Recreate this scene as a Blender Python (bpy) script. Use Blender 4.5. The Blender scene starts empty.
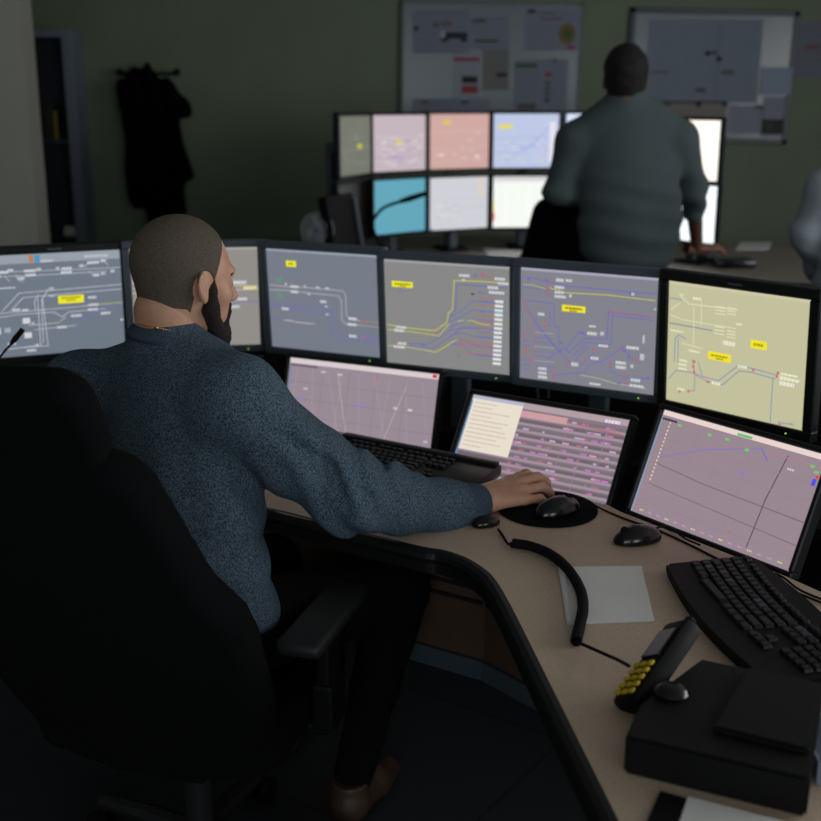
import bpy, bmesh, math, random
import numpy as np
from mathutils import Vector, Matrix, Euler
random.seed(7)
sc = bpy.context.scene
COL = sc.collection
R = math.radians
F = 1150.0; CH = 1.6; PITCH = math.atan(310/1150)

# ---------------------------------------------------------------- placing
def at(x, y, Y):
    """a point of the place at distance Y in front of the camera's wall"""
    a = (x-410.5)/F; b = -(y-410.5)/F
    c, s = math.cos(PITCH), math.sin(PITCH)
    t = Y/(c+b*s)
    return Vector((a*t, Y, CH+(-s+b*c)*t))
def on(x, y, z):
    """a point of the place at height z"""
    a = (x-410.5)/F; b = -(y-410.5)/F
    c, s = math.cos(PITCH), math.sin(PITCH)
    t = (z-CH)/(-s+b*c)
    return Vector((a*t, (c+b*s)*t, z))

# ---------------------------------------------------------------- materials
def lin(c):
    c = c/255.0
    return c/12.92 if c <= .04045 else ((c+.055)/1.055)**2.4
def rgb(c): return (lin(c[0]), lin(c[1]), lin(c[2]), 1)
def mat(name, col, rough=.6, metal=0, var=0, vscale=60, bump=0, bscale=200, col2=None, spec=None, coat=0, detail=3):
    m = bpy.data.materials.new(name); m.use_nodes = True
    nt = m.node_tree; b = nt.nodes['Principled BSDF']
    b.inputs['Base Color'].default_value = rgb(col)
    b.inputs['Roughness'].default_value = rough
    b.inputs['Metallic'].default_value = metal
    if spec is not None: b.inputs['Specular IOR Level'].default_value = spec
    if coat: b.inputs['Coat Weight'].default_value = coat; b.inputs['Coat Roughness'].default_value = .08
    tc = nt.nodes.new('ShaderNodeTexCoord')
    if var or col2:
        n = nt.nodes.new('ShaderNodeTexNoise'); n.inputs['Scale'].default_value = vscale; n.inputs['Detail'].default_value = detail
        nt.links.new(tc.outputs['Object'], n.inputs['Vector'])
        r = nt.nodes.new('ShaderNodeValToRGB')
        r.color_ramp.elements[0].position = .35; r.color_ramp.elements[1].position = .65
        c0 = rgb(col); c1 = rgb(col2) if col2 else tuple(min(1, v*(1+var)) for v in c0[:3])+(1,)
        if not col2: c0 = tuple(v*(1-var) for v in c0[:3])+(1,)
        r.color_ramp.elements[0].color = c0; r.color_ramp.elements[1].color = c1
        nt.links.new(n.outputs['Fac'], r.inputs['Fac']); nt.links.new(r.outputs['Color'], b.inputs['Base Color'])
    if bump:
        n2 = nt.nodes.new('ShaderNodeTexNoise'); n2.inputs['Scale'].default_value = bscale; n2.inputs['Detail'].default_value = 4
        nt.links.new(tc.outputs['Object'], n2.inputs['Vector'])
        bp = nt.nodes.new('ShaderNodeBump'); bp.inputs['Strength'].default_value = bump; bp.inputs['Distance'].default_value = .004
        nt.links.new(n2.outputs['Fac'], bp.inputs['Height']); nt.links.new(bp.outputs['Normal'], b.inputs['Normal'])
    return m
_em = {}
def emis(col, k=1.0):
    key = (tuple(col), k)
    if key not in _em:
        m = bpy.data.materials.new('screen_light'); m.use_nodes = True
        b = m.node_tree.nodes['Principled BSDF']
        b.inputs['Base Color'].default_value = (.01, .01, .01, 1); b.inputs['Roughness'].default_value = .4
        b.inputs['Specular IOR Level'].default_value = .15
        b.inputs['Emission Color'].default_value = rgb(col); b.inputs['Emission Strength'].default_value = k
        _em[key] = m
    return _em[key]

M = {}
M['black'] = mat('black_plastic', (12, 12, 13), .6, var=.1, spec=.2)
M['gloss'] = mat('gloss_black_plastic', (12, 12, 14), .18)
M['satin'] = mat('dark_satin_plastic', (34, 34, 36), .42, spec=.3)
M['bezel'] = mat('dark_grey_bezel', (84, 94, 104), .45, spec=.4)
M['bezelb'] = mat('black_bezel', (22, 24, 25), .4, spec=.35)
M['fabric'] = mat('black_chair_fabric', (11, 12, 13), .95, bump=.3, bscale=500, spec=.1)
M['pu'] = mat('black_armrest_foam', (34, 35, 36), .5, spec=.35)
M['key'] = mat('black_key', (15, 16, 18), .45, spec=.35)
M['keyhi'] = mat('grey_key', (44, 48, 60), .4)
M['yellow'] = mat('yellow_key', (215, 185, 20), .5)
M['rubber'] = mat('black_rubber', (12, 12, 13), .75, spec=.2)
M['pad'] = mat('black_mouse_mat_cloth', (13, 14, 16), .95, spec=.1)
M['paper'] = mat('white_paper', (232, 230, 226), .8, var=.03, vscale=8)
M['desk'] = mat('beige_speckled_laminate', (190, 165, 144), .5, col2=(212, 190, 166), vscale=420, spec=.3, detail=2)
M['edge'] = mat('black_edge_band', (14, 14, 15), .5)
M['steel'] = mat('blue_grey_steel', (70, 82, 90), .45, metal=.2)
M['wood'] = mat('brown_wood_panel', (78, 58, 44), .6, var=.2, vscale=6)
M['slot'] = mat('dark_slot', (10, 8, 7), .9)
M['wallg'] = mat('green_wall_paint', (118, 130, 108), .85, var=.04, vscale=3, bump=.05, bscale=90)
M['wallw'] = mat('grey_wall_paint', (168, 168, 158), .85, var=.03, vscale=3, bump=.05, bscale=90)
M['ceil'] = mat('white_ceiling', (200, 200, 196), .9, var=.02)
M['cab'] = mat('grey_cabinet_steel', (120, 130, 144), .5)
M['cabin'] = mat('dark_cabinet_inside', (60, 66, 76), .6)
M['coat'] = mat('black_wool', (7, 8, 9), .95, bump=.3, bscale=120, spec=.05)
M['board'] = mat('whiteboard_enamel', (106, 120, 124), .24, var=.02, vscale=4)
M['alu'] = mat('brushed_aluminium', (120, 128, 134), .35, metal=.7)
M['dframe'] = mat('dark_board_frame', (38, 50, 60), .4)
M['skin'] = mat('skin', (196, 144, 116), .5, col2=(208, 158, 130), vscale=30, bump=.15, bscale=260)
M['skind'] = mat('tanned_skin', (120, 82, 64), .55, var=.06, vscale=30)
M['buzz'] = mat('shaved_brown_hair', (76, 66, 56), .8, col2=(102, 88, 76), vscale=340, bump=.4, bscale=900)
M['beard'] = mat('dark_beard_hair', (24, 18, 14), .85, col2=(38, 28, 22), vscale=200, bump=.9, bscale=420)
M['hair'] = mat('short_black_hair', (16, 13, 12), .8, bump=.7, bscale=300)
M['sweat'] = mat('heather_blue_knit', (38, 54, 70), .95, col2=(108, 125, 138), vscale=340, bump=.55, bscale=420, spec=.1, detail=5)
M['rib'] = mat('blue_grey_ribbed_knit', (70, 82, 98), .95, var=.15, vscale=260, bump=.4, bscale=300, spec=.1)
M['grey'] = mat('grey_green_knit', (86, 97, 99), .95, var=.08, vscale=160, bump=.4, bscale=200, spec=.1)
M['shirt'] = mat('pale_blue_shirt_cloth', (150, 160, 168), .85, var=.04, vscale=20)
M['trous'] = mat('black_trouser_cloth', (12, 12, 14), .9, bump=.2, bscale=300, spec=.1)
M['shoe'] = mat('brown_shoe_leather', (66, 46, 32), .5, bump=.1)
M['gold'] = mat('gold_chain_metal', (214, 160, 84), .25, metal=1)
M['white'] = mat('eye_white', (200, 195, 190), .3)
M['clear'] = mat('grey_translucent_plastic', (190, 198, 202), .25)
M['binder'] = mat('yellow_binder_card', (150, 130, 60), .7)
M['binderd'] = mat('dark_green_binder_card', (34, 48, 40), .7)

def floor_mat():
    m = mat('blue_grey_floor_tiles', (34, 39, 43), .6)
    nt = m.node_tree; b = nt.nodes['Principled BSDF']
    tc = nt.nodes.new('ShaderNodeTexCoord'); br = nt.nodes.new('ShaderNodeTexBrick')
    br.offset = 0; br.inputs['Scale'].default_value = 1.0
    br.inputs['Brick Width'].default_value = .6; br.inputs['Row Height'].default_value = .6
    br.inputs['Mortar Size'].default_value = .004
    br.inputs['Color1'].default_value = rgb((34, 39, 43)); br.inputs['Color2'].default_value = rgb((31, 36, 40))
    br.inputs['Mortar'].default_value = rgb((16, 18, 20))
    mp = nt.nodes.new('ShaderNodeMapping'); mp.inputs['Rotation'].default_value[2] = R(35)
    nt.links.new(tc.outputs['Object'], mp.inputs['Vector']); nt.links.new(mp.outputs['Vector'], br.inputs['Vector'])
    nt.links.new(br.outputs['Color'], b.inputs['Base Color'])
    return m
M['floor'] = floor_mat()

# ---------------------------------------------------------------- mesh helpers
def link(name, me, mats, parent=None, smooth=False, loc=None, rot=None):
    o = bpy.data.objects.new(name, me); COL.objects.link(o)
    for m in (mats if isinstance(mats, (list, tuple)) else [mats]): me.materials.append(m)
    if smooth:
        me.polygons.foreach_set('use_smooth', [True]*len(me.polygons))
    if parent is not None: o.parent = parent
    if loc is not None: o.location = loc
    if rot is not None: o.rotation_euler = rot
    return o
def obj(name, bm, mats, parent=None, smooth=False, loc=None, rot=None):
    me = bpy.data.meshes.new(name); bmesh.ops.recalc_face_normals(bm, faces=bm.faces)
    bm.to_mesh(me); bm.free()
    o = link(name, me, mats, parent, smooth, loc, rot)
    if smooth:
        try: me.set_sharp_from_angle(angle=R(38))
        except Exception: pass
    return o
def thing(name, label, cat, loc=(0, 0, 0), rot=(0, 0, 0), group=None):
    o = bpy.data.objects.new(name, None); COL.objects.link(o)
    o.empty_display_size = .1
    o.location = loc; o.rotation_euler = rot
    return tag(o, label, cat, group)
def tag(o, label, cat, group=None, kind=None):
    if label: o['label'] = label
    if cat: o['category'] = cat
    if group: o['group'] = group
    if kind: o['kind'] = kind
    return o
def struct(o): o['kind'] = 'structure'; return o
def box(bm, c, s, rot=None, bev=0, seg=2, mi=0):
    n0 = set(bm.faces)
    r = bmesh.ops.create_cube(bm, size=1)
    vs = r['verts']
    for v in vs: v.co = Vector((v.co.x*s[0], v.co.y*s[1], v.co.z*s[2]))
    if bev:
        es = list({e for v in vs for e in v.link_edges})
        bmesh.ops.bevel(bm, geom=es, offset=bev, segments=seg, profile=.5, affect='EDGES')
    nf = [f for f in bm.faces if f not in n0]
    nv = {v for f in nf for v in f.verts}
    m = Matrix.Translation(Vector(c)) @ (rot.to_matrix().to_4x4() if isinstance(rot, Euler) else (rot if rot is not None else Matrix()))
    for v in nv: v.co = m @ v.co
    for f in nf: f.material_index = mi
    return bm
def bx(c, s, rot=None, bev=0, seg=2): return box(bmesh.new(), c, s, rot, bev, seg)
def cyl(bm, a, b, r0, r1=None, n=20, cap=True, mi=0):
    if r1 is None: r1 = r0
    a, b = Vector(a), Vector(b); d = (b-a); q = d.to_track_quat('Z', 'Y').to_matrix()
    ra = [bm.verts.new(a+q@Vector((math.cos(t)*r0, math.sin(t)*r0, 0))) for t in [2*math.pi*i/n for i in range(n)]]
    rb = [bm.verts.new(b+q@Vector((math.cos(t)*r1, math.sin(t)*r1, 0))) for t in [2*math.pi*i/n for i in range(n)]]
    fs = [bm.faces.new((ra[i], ra[(i+1) % n], rb[(i+1) % n], rb[i])) for i in range(n)]
    if cap: fs += [bm.faces.new(ra[::-1]), bm.faces.new(rb)]
    for f in fs: f.material_index = mi
    return bm
def catmull(pts, k=8):
    pts = [Vector(p) for p in pts]; P = [2*pts[0]-pts[1]]+pts+[2*pts[-1]-pts[-2]]; out = []
    for i in range(1, len(P)-2):
        for j in range(k):
            t = j/k; p0, p1, p2, p3 = P[i-1:i+3]
            out.append(.5*((2*p1)+(p2-p0)*t+(2*p0-5*p1+4*p2-p3)*t*t+(3*p1-p0-3*p2+p3)*t**3))
    out.append(pts[-1]); return out
def tube(bm, pts, r, n=8, cap=True):
    pts = [Vector(p) for p in pts]; rs = r if isinstance(r, (list, tuple)) else [r]*len(pts)
    rings = []; up = Vector((0, 0, 1)); prev = None
    for i, p in enumerate(pts):
        d = (pts[min(i+1, len(pts)-1)]-pts[max(i-1, 0)]).normalized()
        if prev is None:
            x = d.cross(up if abs(d.z) < .95 else Vector((1, 0, 0))).normalized()
        else: x = (prev-d*prev.dot(d)).normalized()
        prev = x; y = d.cross(x)
        rings.append([bm.verts.new(p+(x*math.cos(2*math.pi*k/n)+y*math.sin(2*math.pi*k/n))*rs[i]) for k in range(n)])
    for a, b in zip(rings, rings[1:]):
        for k in range(n): bm.faces.new((a[k], a[(k+1) % n], b[(k+1) % n], b[k]))
    if cap: bm.faces.new(rings[0][::-1]); bm.faces.new(rings[-1])
    return bm
def prism(bm, poly, z0, z1, mi=0):
    a = [bm.verts.new((p[0], p[1], z0)) for p in poly]; b = [bm.verts.new((p[0], p[1], z1)) for p in poly]
    n = len(poly); fs = [bm.faces.new(b), bm.faces.new(a[::-1])]
    fs += [bm.faces.new((a[i], a[(i+1) % n], b[(i+1) % n], b[i])) for i in range(n)]
    for f in fs: f.material_index = mi
    return bm
def lathe(bm, prof, n=24, m=None):
    rings = []
    for r, z in prof:
        rings.append([bm.verts.new((r*math.cos(2*math.pi*k/n), r*math.sin(2*math.pi*k/n), z)) for k in range(n)])
    for a, b in zip(rings, rings[1:]):
        for k in range(n): bm.faces.new((a[k], a[(k+1) % n], b[(k+1) % n], b[k]))
    bm.faces.new(rings[0][::-1]); bm.faces.new(rings[-1])
    if m is not None:
        for rg in rings:
            for v in rg: v.co = m @ v.co
    return bm
def wall_strip(bm, pts, z0, z1, t):
    """a vertical panel of thickness t that follows a line on the plan"""
    pts = [Vector((p[0], p[1])) for p in pts]; L = []; Rr = []
    for i, p in enumerate(pts):
        d = (pts[min(i+1, len(pts)-1)]-pts[max(i-1, 0)]).normalized(); nn = Vector((-d.y, d.x))
        L.append(p+nn*t/2); Rr.append(p-nn*t/2)
    return prism(bm, L+Rr[::-1], z0, z1)
def copy_tree(o, parent=None):
    c = o.copy(); COL.objects.link(c)
    if parent is not None: c.parent = parent
    for ch in list(o.children): copy_tree(ch, c)
    return c

# ---------------------------------------------------------------- signed distance bodies
def surf(fn, lo, hi, h):
    lo = np.array(lo, float); hi = np.array(hi, float)
    n = np.ceil((hi-lo)/h).astype(int)+1
    ax = [lo[i]+h*np.arange(n[i]) for i in range(3)]
    X, Y, Z = np.meshgrid(*ax, indexing='ij')
    V = fn(X, Y, Z); S = V < 0
    nx, ny, nz = n-1
    cnt = np.zeros((nx, ny, nz), int)
    for a in (0, 1):
        for b in (0, 1):
            for c in (0, 1): cnt += S[a:nx+a, b:ny+b, c:nz+c]
    act = (cnt > 0) & (cnt < 8)
    acc = np.zeros((nx, ny, nz, 3)); num = np.zeros((nx, ny, nz))
    cs = [(a, b, c) for a in (0, 1) for b in (0, 1) for c in (0, 1)]
    for p in cs:
        for k in range(3):
            if p[k]: continue
            q = list(p); q[k] = 1
            va = V[p[0]:nx+p[0], p[1]:ny+p[1], p[2]:nz+p[2]]; vb = V[q[0]:nx+q[0], q[1]:ny+q[1], q[2]:nz+q[2]]
            m = (va < 0) != (vb < 0)
            den = np.where(m, va-vb, 1); t = np.where(m, va/den, 0)
            for j in range(3):
                acc[..., j] += np.where(m, (p[j]+t) if j == k else p[j], 0)
            num += m
    idx = -np.ones((nx, ny, nz), int); I = np.argwhere(act); idx[act] = np.arange(len(I))
    vt = lo+h*(I+acc[act]/num[act][:, None])
    faces = []
    for k in range(3):
        i1, i2 = [(1, 2), (2, 0), (0, 1)][k]
        sl0 = [slice(None)]*3; sl1 = [slice(None)]*3
        sl0[k] = slice(0, -1); sl1[k] = slice(1, None)
        a = S[tuple(sl0)]; b = S[tuple(sl1)]
        ch = np.argwhere(a != b)
        ok = (ch[:, i1] > 0) & (ch[:, i2] > 0) & (ch[:, i1] < n[i1]-1) & (ch[:, i2] < n[i2]-1)
        ch = ch[ok]
        if not len(ch): continue
        sgn = a[tuple(ch.T)]
        def cell(d1, d2):
            c = ch.copy(); c[:, i1] += d1; c[:, i2] += d2; return idx[tuple(c.T)]
        q = np.stack([cell(-1, -1), cell(0, -1), cell(0, 0), cell(-1, 0)], 1)
        q[~sgn] = q[~sgn][:, ::-1]
        faces.append(q)
    f = np.concatenate(faces); f = f[(f >= 0).all(1)]
    return vt, f
def join_mesh(name, parts):
    vs = []; fs = []; o = 0
    for v, f in parts: vs.append(v); fs.append(f+o); o += len(v)
    me = bpy.data.meshes.new(name)
    me.from_pydata(np.concatenate(vs).tolist(), [], np.concatenate(fs).tolist()); me.update()
    return me
def smin(a, b, k):
    h = np.clip(.5+.5*(b-a)/k, 0, 1); return b*(1-h)+a*h-k*h*(1-h)
def smax(a, b, k): return -smin(-a, -b, k)
def sph(P, c, r): return np.sqrt((P[0]-c[0])**2+(P[1]-c[1])**2+(P[2]-c[2])**2)-r
def cap(P, a, b, r0, r1=None):
    if r1 is None: r1 = r0
    d = [b[i]-a[i] for i in range(3)]; L = sum(v*v for v in d)
    t = np.clip(((P[0]-a[0])*d[0]+(P[1]-a[1])*d[1]+(P[2]-a[2])*d[2])/L, 0, 1)
    return np.sqrt(sum((P[i]-a[i]-d[i]*t)**2 for i in range(3)))-(r0+(r1-r0)*t)
def ell(P, c, r, m=None):
    q = [P[i]-c[i] for i in range(3)]
    if m is not None: q = [q[0]*m[0][j]+q[1]*m[1][j]+q[2]*m[2][j] for j in range(3)]
    k0 = np.sqrt(sum((q[i]/r[i])**2 for i in range(3))); k1 = np.sqrt(sum((q[i]/(r[i]**2))**2 for i in range(3)))+1e-9
    return k0*(k0-1)/k1
def chain(P, pts, rs, k=.01):
    d = None
    for i in range(len(pts)-1):
        e = cap(P, pts[i], pts[i+1], rs[i], rs[i+1]); d = e if d is None else smin(d, e, k)
    return d
def loc(P, o, m):
    q = [P[i]-o[i] for i in range(3)]
    return [q[0]*m[0][j]+q[1]*m[1][j]+q[2]*m[2][j] for j in range(3)]
def wob(P, s, ph=0):
    return (np.sin(P[0]*s+ph+1.7*np.sin(P[1]*s*.7))+np.sin(P[1]*s*1.1+2*ph+1.3*np.sin(P[2]*s*.8))+np.sin(P[2]*s*1.2+ph*3+1.5*np.sin(P[0]*s*.6)))/3

def head_sdf(P):
    q = [np.abs(P[0]), P[1], P[2]]
    d = ell(P, (0, -.014, .030), (.078, .100, .092))
    d = smin(d, ell(P, (0, .035, -.022), (.062, .066, .088)), .03)
    d = smin(d, ell(P, (0, .038, -.078), (.053, .055, .042)), .03)
    d = smin(d, sph(q, (.047, .060, -.026), .020), .02)
    d = smin(d, cap(q, (.0, .088, .020), (.036, .082, .022), .011, .010), .014)
    d = smin(d, sph(P, (0, .084, -.100), .021), .02)
    d = smax(d, -sph(q, (.032, .104, -.003), .017), .012)
    d = smin(d, sph(q, (.031, .079, -.002), .0135), .003)
    d = smin(d, cap(P, (0, .094, .008), (0, .116, -.028), .0075, .0115), .010)
    d = smin(d, sph(q, (.011, .106, -.033), .008), .006)
    d = smin(d, ell(P, (0, .097, -.058), (.025, .011, .0055)), .005)
    d = smin(d, ell(P, (0, .095, -.068), (.022, .011, .006)), .005)
    d = smin(d, cap(P, (0, -.028, -.045), (0, -.036, -.088), .058, .054), .03)
    # ears
    ca, sa = math.cos(.22), math.sin(.22)
    E = [q[0]-.080, (q[1]+.002)*ca+(q[2]+.014)*sa, -(q[1]+.002)*sa+(q[2]+.014)*ca]
    E[0] = E[0]+E[1]*.45
    e = ell(E, (0, 0, 0), (.0085, .0150, .0285))
    e = smin(e, ell(E, (-.002, .002, -.022), (.008, .009, .011)), .006)
    e = smax(e, -ell(E, (.008, .001, .005), (.0062, .0092, .0175)), .004)
    e = smin(e, ell(E, (.000, .010, -.003), (.005, .004, .006)), .004)
    return smin(d, e, .006)
def hand_sdf(P, curl=.5):
    """right hand, fingers along +x, thumb side +y, back of the hand +z, wrist at the origin"""
    d = cap(P, (-.07, 0, 0), (.0, 0, 0), .027, .024)
    z = [P[0], P[1], P[2]*1.25]
    d = smin(d, cap(z, (.0, .008, .002), (.04, .012, .008), .022, .022), .02)
    mc = [(.086, .030, .012), (.090, .009, .017), (.084, -.013, .014), (.074, -.033, .006)]
    rr = [.0112, .0115, .0108, .0095]; ln = [(.042, .026, .020), (.047, .030, .021), (.043, .028, .020), (.033, .021, .018)]
    sp = [.10, .02, -.07, -.20]
    for i in range(4):
        d = smin(d, cap(P, (.012, mc[i][1]*.55, .004), mc[i], .015, rr[i]+.001), .014)
    for i in range(4):
        p = Vector(mc[i]); a = -.15+.35*(curl-.5)+.12*i*.4; pts = [tuple(p)]
        for j, L in enumerate(ln[i]):
            dx = Vector((math.cos(a)*math.cos(sp[i]), math.cos(a)*math.sin(sp[i]), -math.sin(a)))
            p = p+dx*L; pts.append(tuple(p)); a += curl*(1.25 if j == 0 else .9)
        f = chain(P, pts, [rr[i], rr[i]*.93, rr[i]*.85, rr[i]*.74], .004)
        d = smin(d, f, .005)
    th = chain(P, [(.012, .022, -.004), (.045, .046, -.010), (.076, .050, -.016), (.098, .044, -.022)], [.016, .0135, .0115, .0095], .008)
    return smin(d, th, .012)
def frame(xd, up):
    x = Vector(xd).normalized(); z = Vector(up); z = (z-x*z.dot(x)).normalized(); y = z.cross(x)
    return Matrix((x, y, z)).transposed()   # columns are the local axes
def hand_part(w, xd, up, mirror=False, curl=.5, h=.0026, s=1.0):
    m = frame(xd, up)
    def fn(X, Y, Z):
        P = [X, -Y if mirror else Y, Z]
        return hand_sdf(P, curl)
    v, f = surf(fn, (-.075, -.075, -.075), (.215, .075, .06), h)
    v = v*s; v = v @ np.array(m).T+np.array(w)
    return v, f
def head_part(c, m, h=.003, s=1.0):
    v, f = surf(lambda X, Y, Z: head_sdf([X, Y, Z]), (-.105, -.13, -.155), (.105, .14, .135), h)
    return (v*s) @ np.array(m).T+np.array(c), f
# ---------------------------------------------------------------- screens
class Gfx:
    def __init__(s, w, h, bg, k=1.0, grad=None):
        s.w, s.h, s.k = w, h, k; s.bm = bmesh.new(); s.mats = []; s.idx = {}; s.i = 0
        s.o = (0, 0); s.a = (1, 0, 0, 1); s.rnd = random.Random(int(w*1000)+sum(bg))
        s.quad([(0, 0), (1, 0), (1, 1), (0, 1)], bg, 0)
    def mi(s, c):
        c = tuple(c)
        if c not in s.idx: s.idx[c] = len(s.mats); s.mats.append(emis(c, s.k))
        return s.idx[c]
    def quad(s, uv, c, layer):
        s.i += 1; y = -(layer*.0003+s.i*1.5e-6) if layer else 0
        vs = [s.bm.verts.new(((min(max(u, .004), .996) if layer else u)*s.w-s.w/2, y, (min(max(v, .004), .996) if layer else v)*s.h)) for u, v in uv]
        try: f = s.bm.faces.new(vs); f.material_index = s.mi(c)
        except ValueError: pass
    def crop(s, tl, tr, bl):
        ex = (tr[0]-tl[0], tr[1]-tl[1]); ey = (bl[0]-tl[0], bl[1]-tl[1]); D = ex[0]*ey[1]-ex[1]*ey[0]
        s.cr = (tl, ex, ey, D)
    def uv(s, p):
        tl, ex, ey, D = s.cr; x, y = p[0]-tl[0], p[1]-tl[1]
        return ((x*ey[1]-y*ey[0])/D, 1-(ex[0]*y-ex[1]*x)/D)
    def R(s, x0, y0, x1, y1, c, layer=4):
        """upright rectangle between two crop points"""
        u0, v0 = s.uv((x0, y0)); u1, v1 = s.uv((x1, y1)); s.quad([(u0, v1), (u1, v1), (u1, v0), (u0, v0)], c, layer)
    def L(s, pts, c, t=.006):
        P = [s.uv(p) for p in pts]
        for (a, b) in zip(P, P[1:]):
            dx, dy = (b[0]-a[0])*s.w, (b[1]-a[1])*s.h; n = math.hypot(dx, dy) or 1
            ox, oy = -dy/n*t/2*.22/s.w, dx/n*t/2*.22/s.h; ex, ey = dx/n*t*.12/s.w, dy/n*t*.12/s.h
            s.quad([(a[0]-ox-ex, a[1]-oy-ey), (b[0]-ox+ex, b[1]-oy+ey), (b[0]+ox+ex, b[1]+oy+ey), (a[0]+ox-ex, a[1]+oy-ey)], c, 2)
    def T(s, x, y, w, c=(214, 216, 220), h=14):
        """a short run of tiny letters: strokes with gaps, too small to read"""
        u, v = s.uv((x, y)); u1, _ = s.uv((x+w, y)); _, v1 = s.uv((x, y+h)); hh = abs(v-v1); p = u
        while p < u1:
            q = min(u1, p+(u1-u)*s.rnd.uniform(.08, .22)+.004)
            s.quad([(p, v-hh/2), (q, v-hh/2), (q, v+hh/2), (p, v+hh/2)], c, 5); p = q+.0035
    def done(s, name, parent, loc, rot):
        return obj(name, s.bm, s.mats, parent, loc=loc, rot=rot)
W_ = (206, 208, 212); BL = (110, 110, 180); YL = (190, 187, 96); RD = (176, 102, 116); YB = (235, 228, 40); YD = (120, 112, 30)

def monitor(label, x, y, z0, yaw, tilt, w, h, bez, bmat, draw, bg, k=1.0, foot=None, back=.08, group=None, led=(150, 220, 60), badge=True, off=False, base_w=.2, name='computer_monitor', topbar=None, chin=None):
    yaw_, t_ = R(yaw), R(tilt)
    n = Vector((-math.sin(yaw_), math.cos(yaw_)))
    foot = z0 if foot is None else foot
    e = thing(name, label, 'computer monitor', (x+n.x*back, y+n.y*back, foot), (0, 0, yaw_), group)
    lp = Vector((0, -back, z0-foot)); rot = Euler((-t_, 0, 0)); pm = Matrix.Translation(lp) @ rot.to_matrix().to_4x4()
    ch = bez if chin is None else chin
    bm = bmesh.new()
    for c, s in (((0, .008, -ch/2), (w+2*bez, .03, ch)), ((0, .008, h+bez/2), (w+2*bez, .03, bez)),
                 ((-w/2-bez/2, .008, h/2), (bez, .03, h)), ((w/2+bez/2, .008, h/2), (bez, .03, h))):
        box(bm, c, s, bev=.003, seg=1)
    box(bm, (0, .017, (h-ch+bez)/2), (w+2*bez-.004, .022, h+ch+bez-.004), bev=.004, seg=1)
    box(bm, (0, .036, h/2), (w*.72, .022, h*.66), bev=.01, seg=2)
    for v in bm.verts: v.co = pm @ v.co
    hs = obj('housing', bm, bmat, e)
    if off:
        b2 = bx((0, 0, h/2), (w, .004, h)); ms = mat('dark_unlit_screen', (40, 36, 34), .25)
        obj('screen', b2, ms, e, loc=lp, rot=rot)
    else:
        g = Gfx(w, h, bg, k)
        if topbar: g.quad([(0, .975), (1, .975), (1, 1), (0, 1)], topbar, 1)
        if draw: draw(g)
        g.done('screen', e, lp, rot)
    if led:
        b3 = bmesh.new(); box(b3, (w*.40, -.0080, -ch*.5), (.003, .002, .002))
        for v in b3.verts: v.co = pm @ v.co
        obj('power_light', b3, emis(led, 1.5), e)
    if badge:
        b3 = bmesh.new()
        for q in range(6): box(b3, (-.016+q*.0064, -.0078, h+bez*.5), (.0045, .002, .005))
        for v in b3.verts: v.co = pm @ v.co
        obj('badge', b3, M['alu'], e)
    if z0-foot > .03:
        b4 = bmesh.new(); hp = pm @ Vector((0, .05, h*.45))
        box(b4, (0, 0, (hp.z+.02)/2+.005), (.055, .03, hp.z+.01), bev=.006)
        box(b4, (0, (hp.y-.005)/2-.006, hp.z), (.07, abs(hp.y)+.02, .06), bev=.006)
        obj('stand_neck', b4, M['steel'], e)
        b5 = bx((0, 0, .008), (base_w, .12, .016), bev=.006); obj('stand_base', b5, M['black'], e)
    return e

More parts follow.
